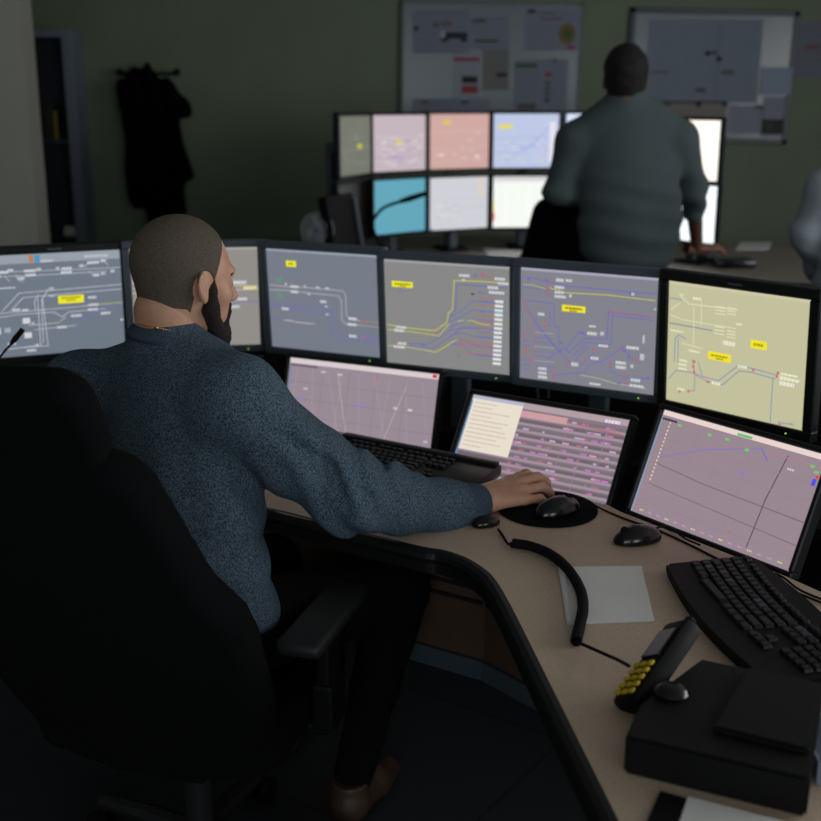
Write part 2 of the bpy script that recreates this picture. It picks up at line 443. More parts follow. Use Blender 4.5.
# ---- the drawings, read off the photograph's screens
def d_m0(g):
    g.crop((-14, 100), (697, 60), (-8, 705))
    W = (190, 196, 204); g.R(-12, 84+14, 697, 84+30, (150, 158, 168), 1)
    g.R(205, 95, 228, 135, (196, 120, 70)); g.R(232, 95, 262, 135, (70, 150, 196)); g.T(265, 130, 65, W_, 10); g.T(500, 102, 130, W, 12)
    g.L([(0, 200), (80, 192), (250, 186), (490, 178), (700, 168)], W, .008); g.L([(0, 222), (260, 212), (480, 200), (620, 190)], W, .008)
    for x, y, w in ((40, 196, 55), (90, 184, 30), (175, 188, 60), (180, 213, 55), (240, 178, 26), (375, 175, 55), (370, 197, 60), (470, 158, 24), (345, 172, 18), (515, 140, 66), (590, 128, 30), (140, 232, 34), (0, 220, 48), (640, 190, 22), (545, 215, 30), (590, 205, 18)): g.T(x, y, w, W_, 16)
    g.L([(75, 225), (95, 247)], W, .008); g.L([(130, 212), (145, 245), (165, 250)], W, .008); g.L([(525, 190), (545, 215), (610, 205)], W, .008); g.L([(500, 165), (520, 140), (610, 128), (628, 155)], W, .008)
    g.T(0, 291, 124, W, 8)
    g.L([(45, 425), (140, 318), (700, 272)], W, .009); g.L([(90, 422), (160, 345), (700, 300)], W, .009)
    g.L([(220, 420), (218, 370), (240, 330)], W, .009); g.L([(250, 620), (258, 360), (300, 292)], W, .009); g.L([(235, 640), (236, 350)], W, .009); g.L([(275, 640), (262, 345)], W, .009)
    g.T(305, 293, 20, W, 16); g.T(300, 337, 25, W, 12)
    g.L([(0, 440), (250, 420), (450, 405), (575, 392)], W, .009); g.L([(575, 392), (715, 382)], YL, .009)
    g.L([(0, 465), (130, 445), (320, 435), (360, 465), (400, 435), (600, 420)], W, .009); g.L([(180, 512), (340, 500), (380, 465)], W, .008)
    g.L([(440, 520), (500, 460), (600, 405), (715, 398)], (112, 112, 176), .012)
    g.L([(210, 540), (340, 528), (435, 518)], W, .008); g.L([(70, 650), (230, 640), (270, 640)], W, .009); g.L([(0, 690), (50, 655), (220, 635)], W, .008)
    g.R(345, 338, 486, 378, YB); g.T(362, 351, 105, YD, 8); g.T(390, 364, 50, YD, 7)
    for x, y in ((148, 468), (152, 555)): g.R(x, y, x+40, y+32, W_)
    g.R(0, 525, 30, 560, W_); g.R(50, 525, 82, 552, (160, 168, 178))
    for x, y, w in ((410, 460, 60), (510, 350, 44), (510, 395, 52), (505, 424, 55), (575, 448, 55), (330, 528, 50), (60, 622, 46), (160, 665, 50), (210, 633, 16), (685, 490, 30), (0, 435, 30), (195, 500, 16), (100, 418, 40), (150, 420, 34)): g.T(x, y, w, W_, 14)
def d_m1(g):
    g.crop((380, 200), (755, 200), (380, 495)); c = (214, 204, 190)
    g.L([(380, 318), (600, 314), (760, 316)], (205, 196, 150), .01); g.L([(380, 332), (660, 328), (760, 326)], c, .008)
    g.T(680, 305, 40, W_, 10); g.T(710, 322, 40, (230, 220, 160), 9); g.T(690, 355, 30, W_, 8); g.T(672, 378, 24, W_, 8); g.L([(660, 372), (700, 364), (760, 362)], BL, .01)
    g.T(385, 300, 30, W_, 10); g.L([(380, 380), (410, 380), (420, 430)], BL, .008)
def d_m2(g):
    g.crop((32, 50), (690, 90), (75, 625)); c = (176, 176, 178)
    g.R(155, 120, 218, 158, YB); g.T(172, 138, 28, YD, 10)
    g.R(98, 218, 130, 244, (96, 148, 122)); g.R(108, 308, 140, 334, (96, 148, 122))
    g.L([(60, 262), (150, 270), (300, 276), (495, 290), (512, 312), (520, 430), (545, 452), (600, 458)], c, .011)
    g.L([(60, 290), (150, 292), (300, 305), (470, 318), (488, 345), (495, 460), (520, 478), (600, 484)], c, .011)
    g.L([(600, 458), (710, 466)], (160, 140, 120), .010); g.L([(600, 482), (712, 492)], (170, 166, 110), .010)
    g.L([(65, 378), (200, 385), (430, 402), (455, 425), (465, 520), (490, 542), (715, 560)], BL, .010)
    g.L([(65, 392), (180, 400), (410, 425), (432, 445), (440, 545), (470, 562), (715, 580)], BL, .010); g.L([(70, 458), (110, 462)], BL, .012)
    g.L([(630, 458), (630, 575)], BL, .008); g.L([(665, 470), (665, 570)], BL, .006)
    for x, y, w in ((185, 268, 50), (190, 298, 42), (150, 255, 16), (265, 265, 14), (290, 312, 12), (365, 352, 36), (135, 398, 40), (395, 380, 16), (400, 425, 18), (535, 445, 46), (530, 478, 52), (540, 545, 44), (340, 272, 20), (395, 275, 20)): g.T(x, y, w, W_, 15 if w > 30 else 10)
    g.T(150, 467, 60, (186, 176, 170), 8); g.T(215, 476, 120, (176, 176, 176), 7)
    g.R(612, 452, 630, 466, RD); g.R(612, 540, 630, 556, RD)
def d_m3(g):
    g.crop((20, 110), (762, 155), (45, 715)); 
    g.R(70, 235, 200, 277, YB); g.T(88, 252, 95, YD, 8); g.T(120, 266, 35, YD, 7); g.T(115, 292, 55, BL, 7)
    g.L([(40, 490), (200, 510), (340, 520), (410, 470), (415, 420), (440, 395), (445, 232), (600, 236), (758, 246)], YL, .014)
    g.L([(50, 520), (200, 530), (365, 548), (420, 480)], YL, .012); g.L([(50, 615), (190, 622), (345, 644), (400, 612), (460, 570), (480, 565)], YL, .012)
    g.L([(450, 490), (480, 460), (560, 455), (590, 470), (660, 480)], YL, .012)
    g.L([(415, 470), (435, 430), (460, 390), (462, 258), (500, 255), (750, 270)], BL, .013)
    g.L([(180, 600), (300, 600), (420, 520), (470, 470), (500, 470)], BL, .011); g.L([(180, 615), (330, 622), (420, 560), (500, 500), (600, 500)], BL, .012)
    for i in range(7):
        y = 350+i*50; g.L([(430, 440+i*26), (500, 400+i*32), (560, y-5), (690, y+6)], BL, .010)
    for i, y in enumerate((205, 330, 365, 425, 460, 490, 570, 585, 605, 640)):
        x0 = 600 if y < 380 else (585 if y < 500 else 480); g.L([(x0, y), (700, y+8)], RD, .010)
    for y in (300, 345, 400, 520, 545, 600, 655): g.L([(590, y), (755, y+8)], BL, .009)
    for i in range(15): g.R(686, 338+i*25, 734, 356+i*25, (222, 222, 224))
    g.R(690, 400, 734, 414, (120, 190, 200), 4)
    for x, y, w in ((475, 202, 62), (680, 220, 58), (642, 268, 62), (650, 295, 90), (100, 503, 62), (88, 522, 60), (112, 598, 52), (85, 618, 70), (700, 245, 60), (495, 228, 14)): g.T(x, y, w, W_, 15)
    g.R(604, 185, 620, 215, RD); g.R(560, 195, 576, 210, BL); g.R(548, 300, 566, 312, (70, 72, 80)); g.R(340, 525, 354, 538, RD); g.R(255, 595, 280, 612, BL)
    for x, y in ((188, 605), (480, 655), (625, 520), (590, 290), (610, 400)): g.R(x, y, x+14, y+12, RD if x % 2 else BL)
def d_m4(g):
    g.crop((55, 80), (772, 140), (45, 640)); W = W_
    g.L([(70, 130), (140, 140), (210, 155), (300, 175), (620, 205), (765, 215)], BL, .013); g.L([(215, 185), (300, 208), (520, 220), (755, 246)], YL, .012)
    g.L([(60, 180), (170, 190), (215, 215)], BL, .010); g.L([(70, 168), (120, 170), (190, 190)], YL, .008)
    g.R(280, 266, 404, 308, YB); g.T(298, 282, 90, (150, 70, 40), 8); g.T(320, 296, 40, YD, 7)
    g.L([(80, 244), (235, 262), (240, 375), (262, 385), (262, 480)], BL, .012); g.L([(215, 300), (212, 370), (190, 370)], BL, .010)
    g.L([(85, 280), (150, 380), (262, 500), (330, 560)], BL, .013); g.L([(120, 330), (200, 430), (250, 480)], BL, .008)
    g.L([(85, 300), (130, 400), (130, 470), (110, 560)], RD, .008); g.L([(82, 240), (85, 300)], RD, .010)
    g.L([(300, 490), (370, 400), (395, 400), (400, 420)], BL, .012); g.L([(320, 500), (400, 432), (518, 432), (525, 300), (740, 325)], BL, .013)
    g.L([(340, 520), (410, 450), (540, 460), (545, 318), (750, 340)], BL, .012); g.L([(548, 300), (745, 322)], RD, .010)
    g.L([(200, 540), (290, 480), (320, 510)], BL, .012); g.L([(230, 620), (400, 600), (430, 560), (500, 540), (600, 470), (640, 520), (690, 545)], BL, .012)
    g.L([(350, 540), (420, 470)], BL, .010); g.L([(380, 570), (450, 500)], BL, .010); g.L([(530, 540), (540, 590), (620, 620), (740, 620)], BL, .012)
    g.L([(380, 615), (480, 630), (560, 650), (720, 670)], (176, 178, 150), .010); g.L([(430, 520), (500, 560)], BL, .009)
    for i in range(9):
        y = 400+i*24; g.L([(62, y), (100, y+4)], RD if i in (0, 1, 4, 5) else BL, .010); g.L([(130, y+6), (235, y+12)], BL if i % 3 else (170, 170, 180), .007)
    for i in range(4): g.L([(330, 525+i*20), (520, 545+i*20)], (128, 126, 176), .006)
    for x, y in ((205, 150), (195, 185), (205, 215), (180, 340), (180, 365), (440, 480), (300, 555), (400, 530), (530, 545), (655, 520), (605, 595), (610, 640), (225, 600), (228, 625), (538, 300), (595, 475), (76, 480), (110, 540)): g.R(x, y, x+14, y+16, RD)
    for x, y in ((90, 135), (190, 140), (625, 205), (270, 450), (262, 490), (378, 398), (600, 480), (625, 510), (575, 640), (720, 610)): g.R(x, y, x+16, y+14, BL)
    for x, y, w, h in ((248, 145, 40, 16), (300, 148, 34, 14), (240, 180, 52, 14), (240, 205, 50, 12), (240, 225, 60, 14), (318, 222, 14, 16), (150, 313, 36, 14), (425, 370, 36, 10), (416, 405, 50, 15), (485, 405, 18, 18), (475, 464, 52, 12), (435, 527, 42, 14), (332, 560, 36, 18), (620, 470, 64, 14), (700, 430, 10, 40), (566, 545, 54, 15), (566, 567, 54, 15), (642, 562, 16, 18), (150, 588, 48, 14), (150, 610, 48, 14), (150, 631, 48, 14), (645, 628, 50, 15), (640, 655, 70, 12), (430, 655, 60, 10), (690, 515, 20, 30), (755, 286, 8, 12), (640, 215, 12, 14)): g.T(x, y, w, W, h)
def d_m5(g):
    g.crop((70, 52), (775, 155), (55, 630)); W = (232, 230, 205); b = (150, 152, 172); c = (222, 218, 180)
    g.L([(75, 135), (135, 145)], b, .014); g.L([(135, 130), (180, 165), (300, 180), (430, 195)], c, .012); g.L([(75, 215), (150, 240), (300, 262), (420, 280)], c, .010)
    g.L([(75, 255), (300, 290)], (140, 142, 165), .014); g.L([(205, 180), (205, 370)], c, .010); g.L([(245, 160), (245, 265)], c, .010); g.L([(80, 190), (130, 160)], c, .01)
    g.L([(100, 440), (105, 330), (125, 312), (160, 330)], b, .014); g.L([(120, 440), (122, 330)], b, .012); g.L([(140, 350), (180, 360), (250, 375)], c, .010)
    g.L([(70, 525), (110, 485), (190, 490), (260, 510), (340, 525), (440, 450), (500, 460), (640, 490)], b, .013); g.L([(210, 500), (280, 530), (360, 545), (445, 475), (510, 480), (620, 505)], b, .013)
    g.L([(200, 430), (215, 500)], (190, 120, 130), .012); g.L([(232, 440), (255, 510)], b, .012); g.L([(215, 510), (212, 580), (180, 580)], b, .012)
    g.L([(612, 500), (605, 710), (640, 715), (710, 705)], b, .013); g.L([(640, 700), (720, 712)], b, .010); g.L([(640, 490), (740, 510)], c, .012)
    g.R(285, 385, 402, 440, (240, 228, 40)); g.T(300, 404, 85, (170, 150, 30), 9); g.T(325, 420, 40, (170, 150, 30), 8); g.R(500, 328, 578, 378, (240, 228, 40)); g.T(515, 350, 46, (170, 150, 30), 12)
    for i in range(3): g.R(318, 176+i*16, 370, 187+i*16, W); g.R(315, 268+i*16, 366, 279+i*16, W); g.T(380, 184+i*14, 44, c, 7); g.T(380, 290+i*14, 42, c, 7)
    for x, y, w, h in ((362, 345, 60, 20), (200, 138, 46, 12), (425, 258, 30, 9), (130, 432, 42, 10), (128, 452, 44, 10), (126, 472, 46, 10), (440, 452, 46, 12), (305, 535, 48, 14), (650, 480, 80, 10), (645, 500, 90, 12), (645, 522, 70, 18), (680, 735, 34, 8), (120, 572, 40, 12), (180, 385, 60, 9), (130, 120, 20, 9), (80, 288, 70, 7)): g.T(x, y, w, W, h)
    for x, y in ((205, 430), (200, 455), (205, 480), (280, 525), (510, 460), (625, 485), (630, 470), (175, 575), (645, 705), (648, 730), (125, 578)): g.R(x, y, x+12, y+16, (196, 120, 120))
def d_grid(g):
    g.crop((0, 0), (1000, 0), (0, 600))
def d_ll(g):
    g.crop((0, 0), (1000, 0), (0, 600)); g.R(4, 2, 996, 34, (216, 204, 206), 1); g.R(960, 6, 985, 26, (200, 40, 50)); g.R(5, 40, 12, 595, (96, 130, 170), 2)
    g.R(14, 40, 200, 52, (110, 92, 106), 2); c = (140, 124, 136)
    for x in (240, 420, 600, 790): g.L([(x, 50), (x, 595)], c, .010)
    for y in (150, 260, 370, 480): g.L([(20, y), (990, y)], c, .009)
    for i in range(9): g.L([(60+i*105, 60), (60+i*105+(i % 3-1)*90+60, 560)], (172, 158, 166), .006)
    g.L([(340, 60), (400, 300), (480, 560)], (190, 176, 180), .008); g.L([(800, 100), (700, 420), (640, 590)], (190, 176, 180), .008)
    for x, y, cc in ((120, 190, W_), (230, 70, W_), (345, 75, W_), (480, 250, (150, 120, 220)), (520, 250, (150, 120, 220)), (735, 240, W_), (830, 240, (232, 222, 226)), (180, 360, (200, 80, 190)), (150, 330, (200, 80, 190)), (440, 470, W_), (520, 520, W_), (800, 470, (232, 222, 226)), (820, 560, W_), (950, 420, (190, 190, 240)), (600, 90, (196, 120, 130)), (90, 260, (150, 120, 220))): g.T(x, y, 26, cc, 14)
def d_lm(g):
    g.crop((0, 0), (1000, 0), (0, 600)); g.R(4, 2, 996, 40, (176, 158, 164), 1)
    r = random.Random(3)
    for i in range(12):
        y = 60+i*45; g.R(4, y, 996, y+18, (112, 98, 108) if i % 2 else (124, 110, 120), 1); g.R(4, y+22, 996, y+36, (162, 145, 155), 1)
        for q in range(9):
            x = r.uniform(330, 960); w = r.uniform(12, 42); cc = r.choice([(196, 116, 184), (190, 120, 182), (206, 150, 186), (186, 168, 194), (172, 112, 126)])
            g.R(x, y+8, min(990, x+w), y+20, cc, 3)
    g.R(330, 52, 640, 92, (206, 156, 158), 2); g.L([(640, 75), (985, 100)], (178, 96, 106), .012)
    g.R(8, 6, 345, 360, (232, 222, 206), 4); g.R(8, 6, 345, 26, (178, 186, 206), 4)
    for i in range(11): g.T(30, 50+i*28, r.uniform(120, 280), (206, 190, 176), 7)
    g.R(4, 40, 14, 596, (90, 140, 186), 4); g.T(860, 30, 90, (230, 214, 236), 20)
    for i in range(3): g.L([(650+i*120, 60), (650+i*120, 590)], (150, 132, 142), .006)
def d_lr(g):
    g.crop((0, 0), (1000, 0), (0, 600)); g.R(4, 2, 996, 30, (232, 212, 206), 1); g.R(490, 14, 580, 28, (110, 190, 120))
    c = (138, 118, 130); g.R(10, 44, 110, 56, (70, 62, 72)); g.R(3, 30, 12, 596, (120, 160, 190), 2)
    g.L([(60, 300), (400, 330), (990, 350)], (126, 108, 122), .012); g.L([(60, 420), (990, 470)], (128, 110, 122), .010); g.L([(800, 60), (760, 300), (745, 560)], (104, 88, 104), .014)
    g.L([(60, 270), (330, 150), (650, 60)], (134, 120, 190), .010); g.L([(650, 60), (700, 110)], (120, 110, 190), .012); g.L([(700, 60), (780, 70), (900, 56)], (190, 120, 130), .008)
    for x in (260, 430, 600): g.L([(x, 60), (x-20, 590)], (148, 130, 142), .008)
    for y in (150, 240, 520): g.L([(40, y), (990, y+10)], (148, 130, 142), .008)
    for i in range(16): g.T(66-i*.5, 66+i*22, 10, (236, 224, 190), 12)
    for i in range(14): g.T(24, 80+i*38, 14, (190, 110, 120), 7)
    for x, y in ((120, 56), (320, 60), (430, 56), (560, 80), (930, 66), (960, 90)): g.R(x, y, x+24, y+14, (120, 196, 110))
    g.R(965, 130, 985, 165, (80, 80, 230)); g.R(975, 110, 990, 126, (230, 60, 70)); g.T(560, 210, 50, (140, 120, 210), 10); g.T(820, 120, 40, (206, 200, 226), 10)
    for i in range(16): g.T(60+i*58, 575, 26, (190, 150, 190) if i % 3 else (214, 206, 150), 9)
    g.T(300, 540, 30, (206, 90, 200), 9); g.T(620, 520, 22, (206, 90, 90), 9)
def d_txt(seed, cols, n=26, area=(.05, .1, .95, .9)):
    def f(g):
        g.crop((0, 0), (1000, 0), (0, 800)); r = random.Random(seed)
        for i in range(n):
            x = 1000*r.uniform(area[0], area[2]); y = 800*r.uniform(area[1], area[3])
            g.T(x, y, min(r.uniform(40, 120), 985-x), r.choice(cols), 20)
        for i in range(5):
            y = r.uniform(250, 700); g.L([(20, y), (400, y+r.uniform(-60, 60)), (980, y+r.uniform(-80, 80))], r.choice(cols), .008)
    return f
def d_r1(g): d_txt(1, [(128, 132, 120), (130, 134, 128)])(g); g.R(560, 380, 700, 450, (190, 186, 60))
def d_r2(g): d_txt(2, [(226, 220, 220), (160, 140, 190), (222, 214, 214)], 34, (.02, .35, .9, .9))(g); g.R(430, 350, 530, 430, (222, 206, 100))
def d_r3(g): d_txt(3, [(226, 196, 190), (214, 170, 164)], 18, (.02, .3, .9, .85))(g); g.R(220, 90, 340, 150, (226, 196, 60)); g.R(150, 580, 240, 610, (230, 210, 204)); g.R(760, 600, 840, 640, (228, 208, 204))
def d_r4(g):
    d_txt(4, [(150, 160, 214), (204, 206, 190), (206, 214, 232)], 22, (.1, .5, .8, .9))(g); g.R(80, 160, 280, 220, (226, 214, 60)); g.R(860, 120, 950, 720, (224, 222, 232)); g.L([(620, 300), (700, 420), (860, 560)], (206, 150, 190), .014); g.L([(60, 560), (400, 600), (640, 420), (850, 200)], (140, 150, 214), .016)
def d_r5(g): d_txt(5, [(170, 190, 226), (222, 228, 240)], 24)(g)
def d_r3b(g): d_txt(6, [(186, 186, 192), (220, 220, 224)], 16, (.05, .5, .6, .9))(g); g.R(850, 30, 900, 330, (226, 206, 180)); g.R(10, 780, 60, 796, (90, 90, 200))
def d_r4b(g): g.crop((0, 0), (1000, 0), (0, 800)); g.R(5, 5, 995, 70, (196, 196, 198), 1); g.R(0, 400, 20, 560, (240, 220, 60)); g.R(0, 560, 26, 700, (226, 50, 50)); [g.T(40+90*i, 90, 50, (170, 176, 180), 10) for i in range(9)]; [g.L([(100+180*i, 120), (100+180*i, 780)], (210, 214, 210), .006) for i in range(5)]
def d_r6(g): d_txt(8, [(232, 232, 216), (226, 222, 208)], 14)(g)
def d_r6b(g): d_txt(9, [(206, 226, 226), (216, 206, 230)], 14)(g)
def d_m6(g): d_txt(10, [(150, 160, 166), (96, 110, 120)], 40)(g)

K = 1.0
SH = .66                                                            # height of the shelf behind the desk top
up = [
 ('leftmost upper front monitor showing dense white track lines and one yellow tag', -1.045, 3.374, .87, 24, -2, .376, .024, 'bezelb', d_m0, (110, 119, 132), (136, 144, 154)),
 ('upper-row monitor half hidden by the seated man\'s head, warm grey display', -.649, 3.452, .875, 7, -2, .376, .022, 'bezel', d_m1, (144, 141, 136), (168, 164, 156)),
 ('upper-row monitor with bluish display, small yellow tag at top left and two green marks', -.252, 3.354, .877, -26, -3.5, .376, .022, 'bezel', d_m2, (118, 123, 136), (150, 158, 172)),
 ('upper-row monitor with yellow route line climbing to a white column of labels', .103, 3.156, .872, -25.5, -3.5, .376, .022, 'bezel', d_m3, (134, 135, 134), (160, 160, 162)),
 ('upper-row monitor with dense blue track diagram and yellow tag above the middle', .457, 2.929, .877, -31, -2, .376, .022, 'bezel', d_m4, (130, 130, 140), (168, 164, 186)),
 ('black-framed upper-row monitor with pale yellow display and two yellow tags', .763, 2.641, .879, -48.7, -3, .376, .026, 'bezelb', d_m5, (194, 192, 157), (206, 200, 168)),
 ('upper-row monitor cut off by the right edge of the picture, dim blue-grey display', 1.012, 2.272, .879, -65, -3, .376, .026, 'bezelb', d_m6, (84, 98, 104), None),
]
for l, x, y, z0, yaw, tl, w, bz, bmn, dr, bg, tb in up:
    monitor(l, x, y, z0, yaw, tl, w, .301, bz, M[bmn], dr, bg, K, foot=SH, back=.105, group='upper row of monitors on the front console', topbar=tb)
def low(l, x, y, z0, yaw, tl, s, dr, bg):
    w = .477*s; X, Y, Z = x*s, y*s, 1.6-(1.6-z0)*s
    n = Vector((-math.sin(R(yaw)), math.cos(R(yaw))))
    monitor(l, X, Y, Z, yaw, tl, w, .268*s, .012, M['bezelb'], dr, bg, K, foot=Z, back=.0, group='lower row of tilted monitors in the front console', led=None, badge=False)
    t = (.74-Z)/math.cos(R(tl))*math.sin(R(tl)); d = .018
    u = Vector((math.cos(R(yaw)), math.sin(R(yaw))))
    c = Vector((X, Y))+n*(t-d); return [c-u*(w/2+.01), c+u*(w/2+.01)]
E0 = low('tilted lower monitor nearly hidden behind the seated man, only one corner showing', -.66, 3.12, .625, 8, 15, .985, None, (150, 160, 172))
E1 = low('tilted lower monitor behind the long black keyboard, lilac time graph with a red close mark', -.165, 3.084, .624, -26.7, 14.9, .985, d_ll, (152, 138, 148))
E2 = low('tilted lower monitor with white window and pink bars behind the man\'s hand', .292, 2.888, .574, -34.8, 32.2, .87, d_lm, (134, 120, 130))
E3 = low('largest-looking tilted lower monitor at the right with lilac graph and cream top bar', .692, 2.538, .603, -54.7, 22.7, .86, d_lr, (152, 134, 145))

# ---------------------------------------------------------------- front console
front = [(-1.9, 2.62), (-1.3, 2.66), (-.85, 2.60), (-.353, 2.391), (-.125, 2.238), (.019, 2.144), (.060, 2.126), (.100, 2.092), (.132, 2.04), (.152, 1.985), (.172, 1.867), (.204, 1.618), (.228, 1.43), (.262, 1.16), (.29, .9)]
backe = [(1.25, .9), (1.0, 1.48), tuple(E3[1]), tuple(E3[0]), tuple(E2[1]), tuple(E2[0]), (.055, 2.80), (-.36, 3.09), tuple(E0[1]), tuple(E0[0]), (-1.25, 2.98), (-1.9, 2.9)]
con = thing('control_desk', 'long beige speckled control desk with black edge, bending around the seated man', 'desk', (.1, 2.4, 0))
def lc(p): return (p[0]-.1, p[1]-2.4)
fl = [lc(p) for p in front]; bl = [lc(p) for p in backe]
obj('desktop', prism(bmesh.new(), fl+bl, .712, .74), M['desk'], con)
eb = tube(bmesh.new(), catmull([(p[0], p[1], .7245) for p in fl], 4), .0165, 10); wall_strip(eb, [(p.x, p.y) for p in catmull([(p[0], p[1], 0) for p in fl], 4)], .694, .728, .026); obj('edge_band', eb, M['edge'], con)
ins = []
for i, p in enumerate(fl):
    a = Vector(fl[max(i-1, 0)]); b = Vector(fl[min(i+1, len(fl)-1)]); d = (b-a).normalized(); ins.append(Vector(p)+Vector((-d.y, d.x))*.035)
obj('support_rail', wall_strip(bmesh.new(), ins, .678, .712, .012), M['steel'], con)
pn = [lc(p) for p in ((-1.6, 3.0), (-1.0, 2.98), (-.45, 2.74), (-.05, 2.47), (.17, 2.33), (.36, 2.1), (.50, 1.8), (.62, 1.3), (.66, .95))]
obj('front_panel', wall_strip(bmesh.new(), pn, .40, .712, .02), M['wood'], con)
obj('panel_trim', wall_strip(bmesh.new(), [(p[0], p[1]-.006) for p in pn], .355, .40, .035), M['steel'], con)
for k in range(3):
    a, b = Vector(pn[3]), Vector(pn[4]); c = Vector(pn[5]); bmv = bmesh.new()
    nn = Vector((-.42, -.82))*.0125
    box(bmv, ((a.x+b.x)/2+nn.x*.6, (a.y+b.y)/2-.0125, .60-k*.032), (.24, .004, .009), Euler((0, 0, math.atan2(b.y-a.y, b.x-a.x))))
    box(bmv, ((c.x+b.x)/2-.0105, (c.y+b.y)/2-.009, .60-k*.032), (.28, .004, .009), Euler((0, 0, math.atan2(c.y-b.y, c.x-b.x))))
    obj('vent_slot', bmv, M['slot'], con)
shelf_f = [(-1.5, 3.30), (-.9, 3.44), (-.45, 3.46), (-.1, 3.34), (.25, 3.14), (.6, 2.93), (.85, 2.62), (1.0, 2.30), (1.12, 1.95)]
shelf = [lc(p) for p in shelf_f]
so = []
for i, p in enumerate(shelf):
    a = Vector(shelf[max(i-1, 0)]); b = Vector(shelf[min(i+1, len(shelf)-1)]); d = (b-a).normalized(); so.append((Vector(p), Vector((-d.y, d.x))))
obj('rear_shelf', prism(bmesh.new(), [p+n*.0 for p, n in so]+[p+n*.25 for p, n in so][::-1], SH-.03, SH), M['edge'], con)
obj('back_panel', wall_strip(bmesh.new(), [p+n*.262 for p, n in so], .02, .92, .02), M['edge'], con)
for q, r in (((.31, 1.16), 0), ((-1.5, 2.8), 0), ((.92, 1.2), 0), ((-.98, 3.1), 0)):
    b = bmesh.new(); box(b, (q[0]-.1, q[1]-2.4, .36), (.05, .06, .70), bev=.004); box(b, (q[0]-.1, q[1]-2.4, .015), (.07, .5, .03), bev=.005)
    obj('leg', b, M['alu'], con)

# ---------------------------------------------------------------- things on the desk
DZ = .74
def keyboard(name, label, p0, dirv, L, D, cells, tilt=4, curved=False, group=None):
    """p0 = back left corner as its user sees it, dirv = along the rows"""
    a = math.atan2(dirv[1], dirv[0]); e = thing(name, label, 'keyboard', (p0[0], p0[1], DZ+.0005), (0, 0, a), group)
    rot = Euler((R(tilt), 0, 0)).to_matrix(); bm = bmesh.new()
    if curved:
        top = []; N = 24
        for i in range(N+1): u = i/N; top.append((u*L, -.012+.016*math.sin(math.pi*u)))
        bot = []
        for i in range(N+1): u = 1-i/N; bot.append((u*L-(.0), -D-.022*math.sin(math.pi*u)))
        prism(bm, top+bot, 0, .02)
        bmesh.ops.bevel(bm, geom=[ed for ed in bm.edges if abs(ed.verts[0].co.z-ed.verts[1].co.z) < 1e-5], offset=.005, segments=2, affect='EDGES')
    else:
        box(bm, (L/2, -D/2, .012), (L, D, .024), bev=.005)
        box(bm, (L/2, -.012, .027), (L-.01, .02, .01), bev=.004)
    for v in bm.verts:
        f = 1+v.co.y/D; v.co.z = v.co.z+max(0, f)*D*math.tan(R(tilt))*(1 if v.co.z > .001 else .6)
    obj('case', bm, M['satin'] if not curved else M['black'], e, smooth=True)
    rows = cells; kz = .026 if not curved else .022
    for (x, y, w, d, hi) in rows:
        b = bx((0, 0, 0), (w*.9, d*.88, .008), bev=.0018, seg=1)
        zz = kz+(1+y/D)*D*math.tan(R(tilt))
        for v in b.verts:
            v.co = Vector((v.co.x*(.86 if v.co.z > 0 else 1), v.co.y*(.86 if v.co.z > 0 else 1), v.co.z))
            v.co = Vector((x+w/2, y-d/2, zz))+rot @ v.co
        if curved:
            for v in b.verts: v.co.y -= .018*math.sin(math.pi*min(1, max(0, (x+w/2)/L)))-.006
        obj('key', b, M['keyhi'] if hi else M['key'], e)
    return e
def keyrows(L, D, y0=-.03, pitch=.0185):
    c = []; x0 = .012
    # function row in four groups
    c.append((x0, y0, pitch, .014, 0))
    for g in range(3):
        for i in range(4): c.append((x0+pitch*(2+g*4.5+i), y0, pitch, .014, 0))
    for i in range(3): c.append((x0+pitch*(15.4+i), y0, pitch, .014, 0))
    for r in range(4):
        y = y0-.021-r*pitch; x = x0; ws = ([1]*13+[2], [1.5]+[1]*12+[1.5], [1.8]+[1]*11+[2.2], [1.3]+[1]*11+[2.7])[r]
        for w in ws: c.append((x, y, w*pitch, pitch, 0)); x += w*pitch
        for i in range(3):
            if r < 2 or (r == 3 and i == 1): c.append((x0+pitch*(15.4+i), y, pitch, pitch, 0))
        for i in range(4):
            if x0+pitch*(18.8+i+1) < L-.004 and L > .46: c.append((x0+pitch*(18.8+i), y, pitch, pitch, 0))
    y = y0-.021-4*pitch; x = x0
    for w in (1.4, 1.2, 1.2, 6, 1.2, 1.2, 1.4, 1.4): c.append((x, y, w*pitch, pitch, 0)); x += w*pitch
    for i in range(3): c.append((x0+pitch*(15.4+i), y, pitch, pitch, 0))
    return c
keyboard('keyboard', 'long black keyboard between the man\'s forearm and the lower monitors', on(345, 436, .775), (on(504, 467, .775)-on(345, 436, .775)), .458, .155, keyrows(.458, .155), tilt=6, group='keyboards on the desk')
kb2 = keyrows(.47, .18, -.022, .0192)
kb2 = [(a, b, c, d, 1 if (i in (30, 31, 46, 47, 62, 76, 60)) else 0) for i, (a, b, c, d, _) in enumerate(kb2)]
P0 = Vector((.655, 2.035)); keyboard('keyboard', 'black curved keyboard beside the white paper and behind the black box', P0, Vector((.12, -.98)), .47, .175, kb2, tilt=3, curved=True, group='keyboards on the desk')

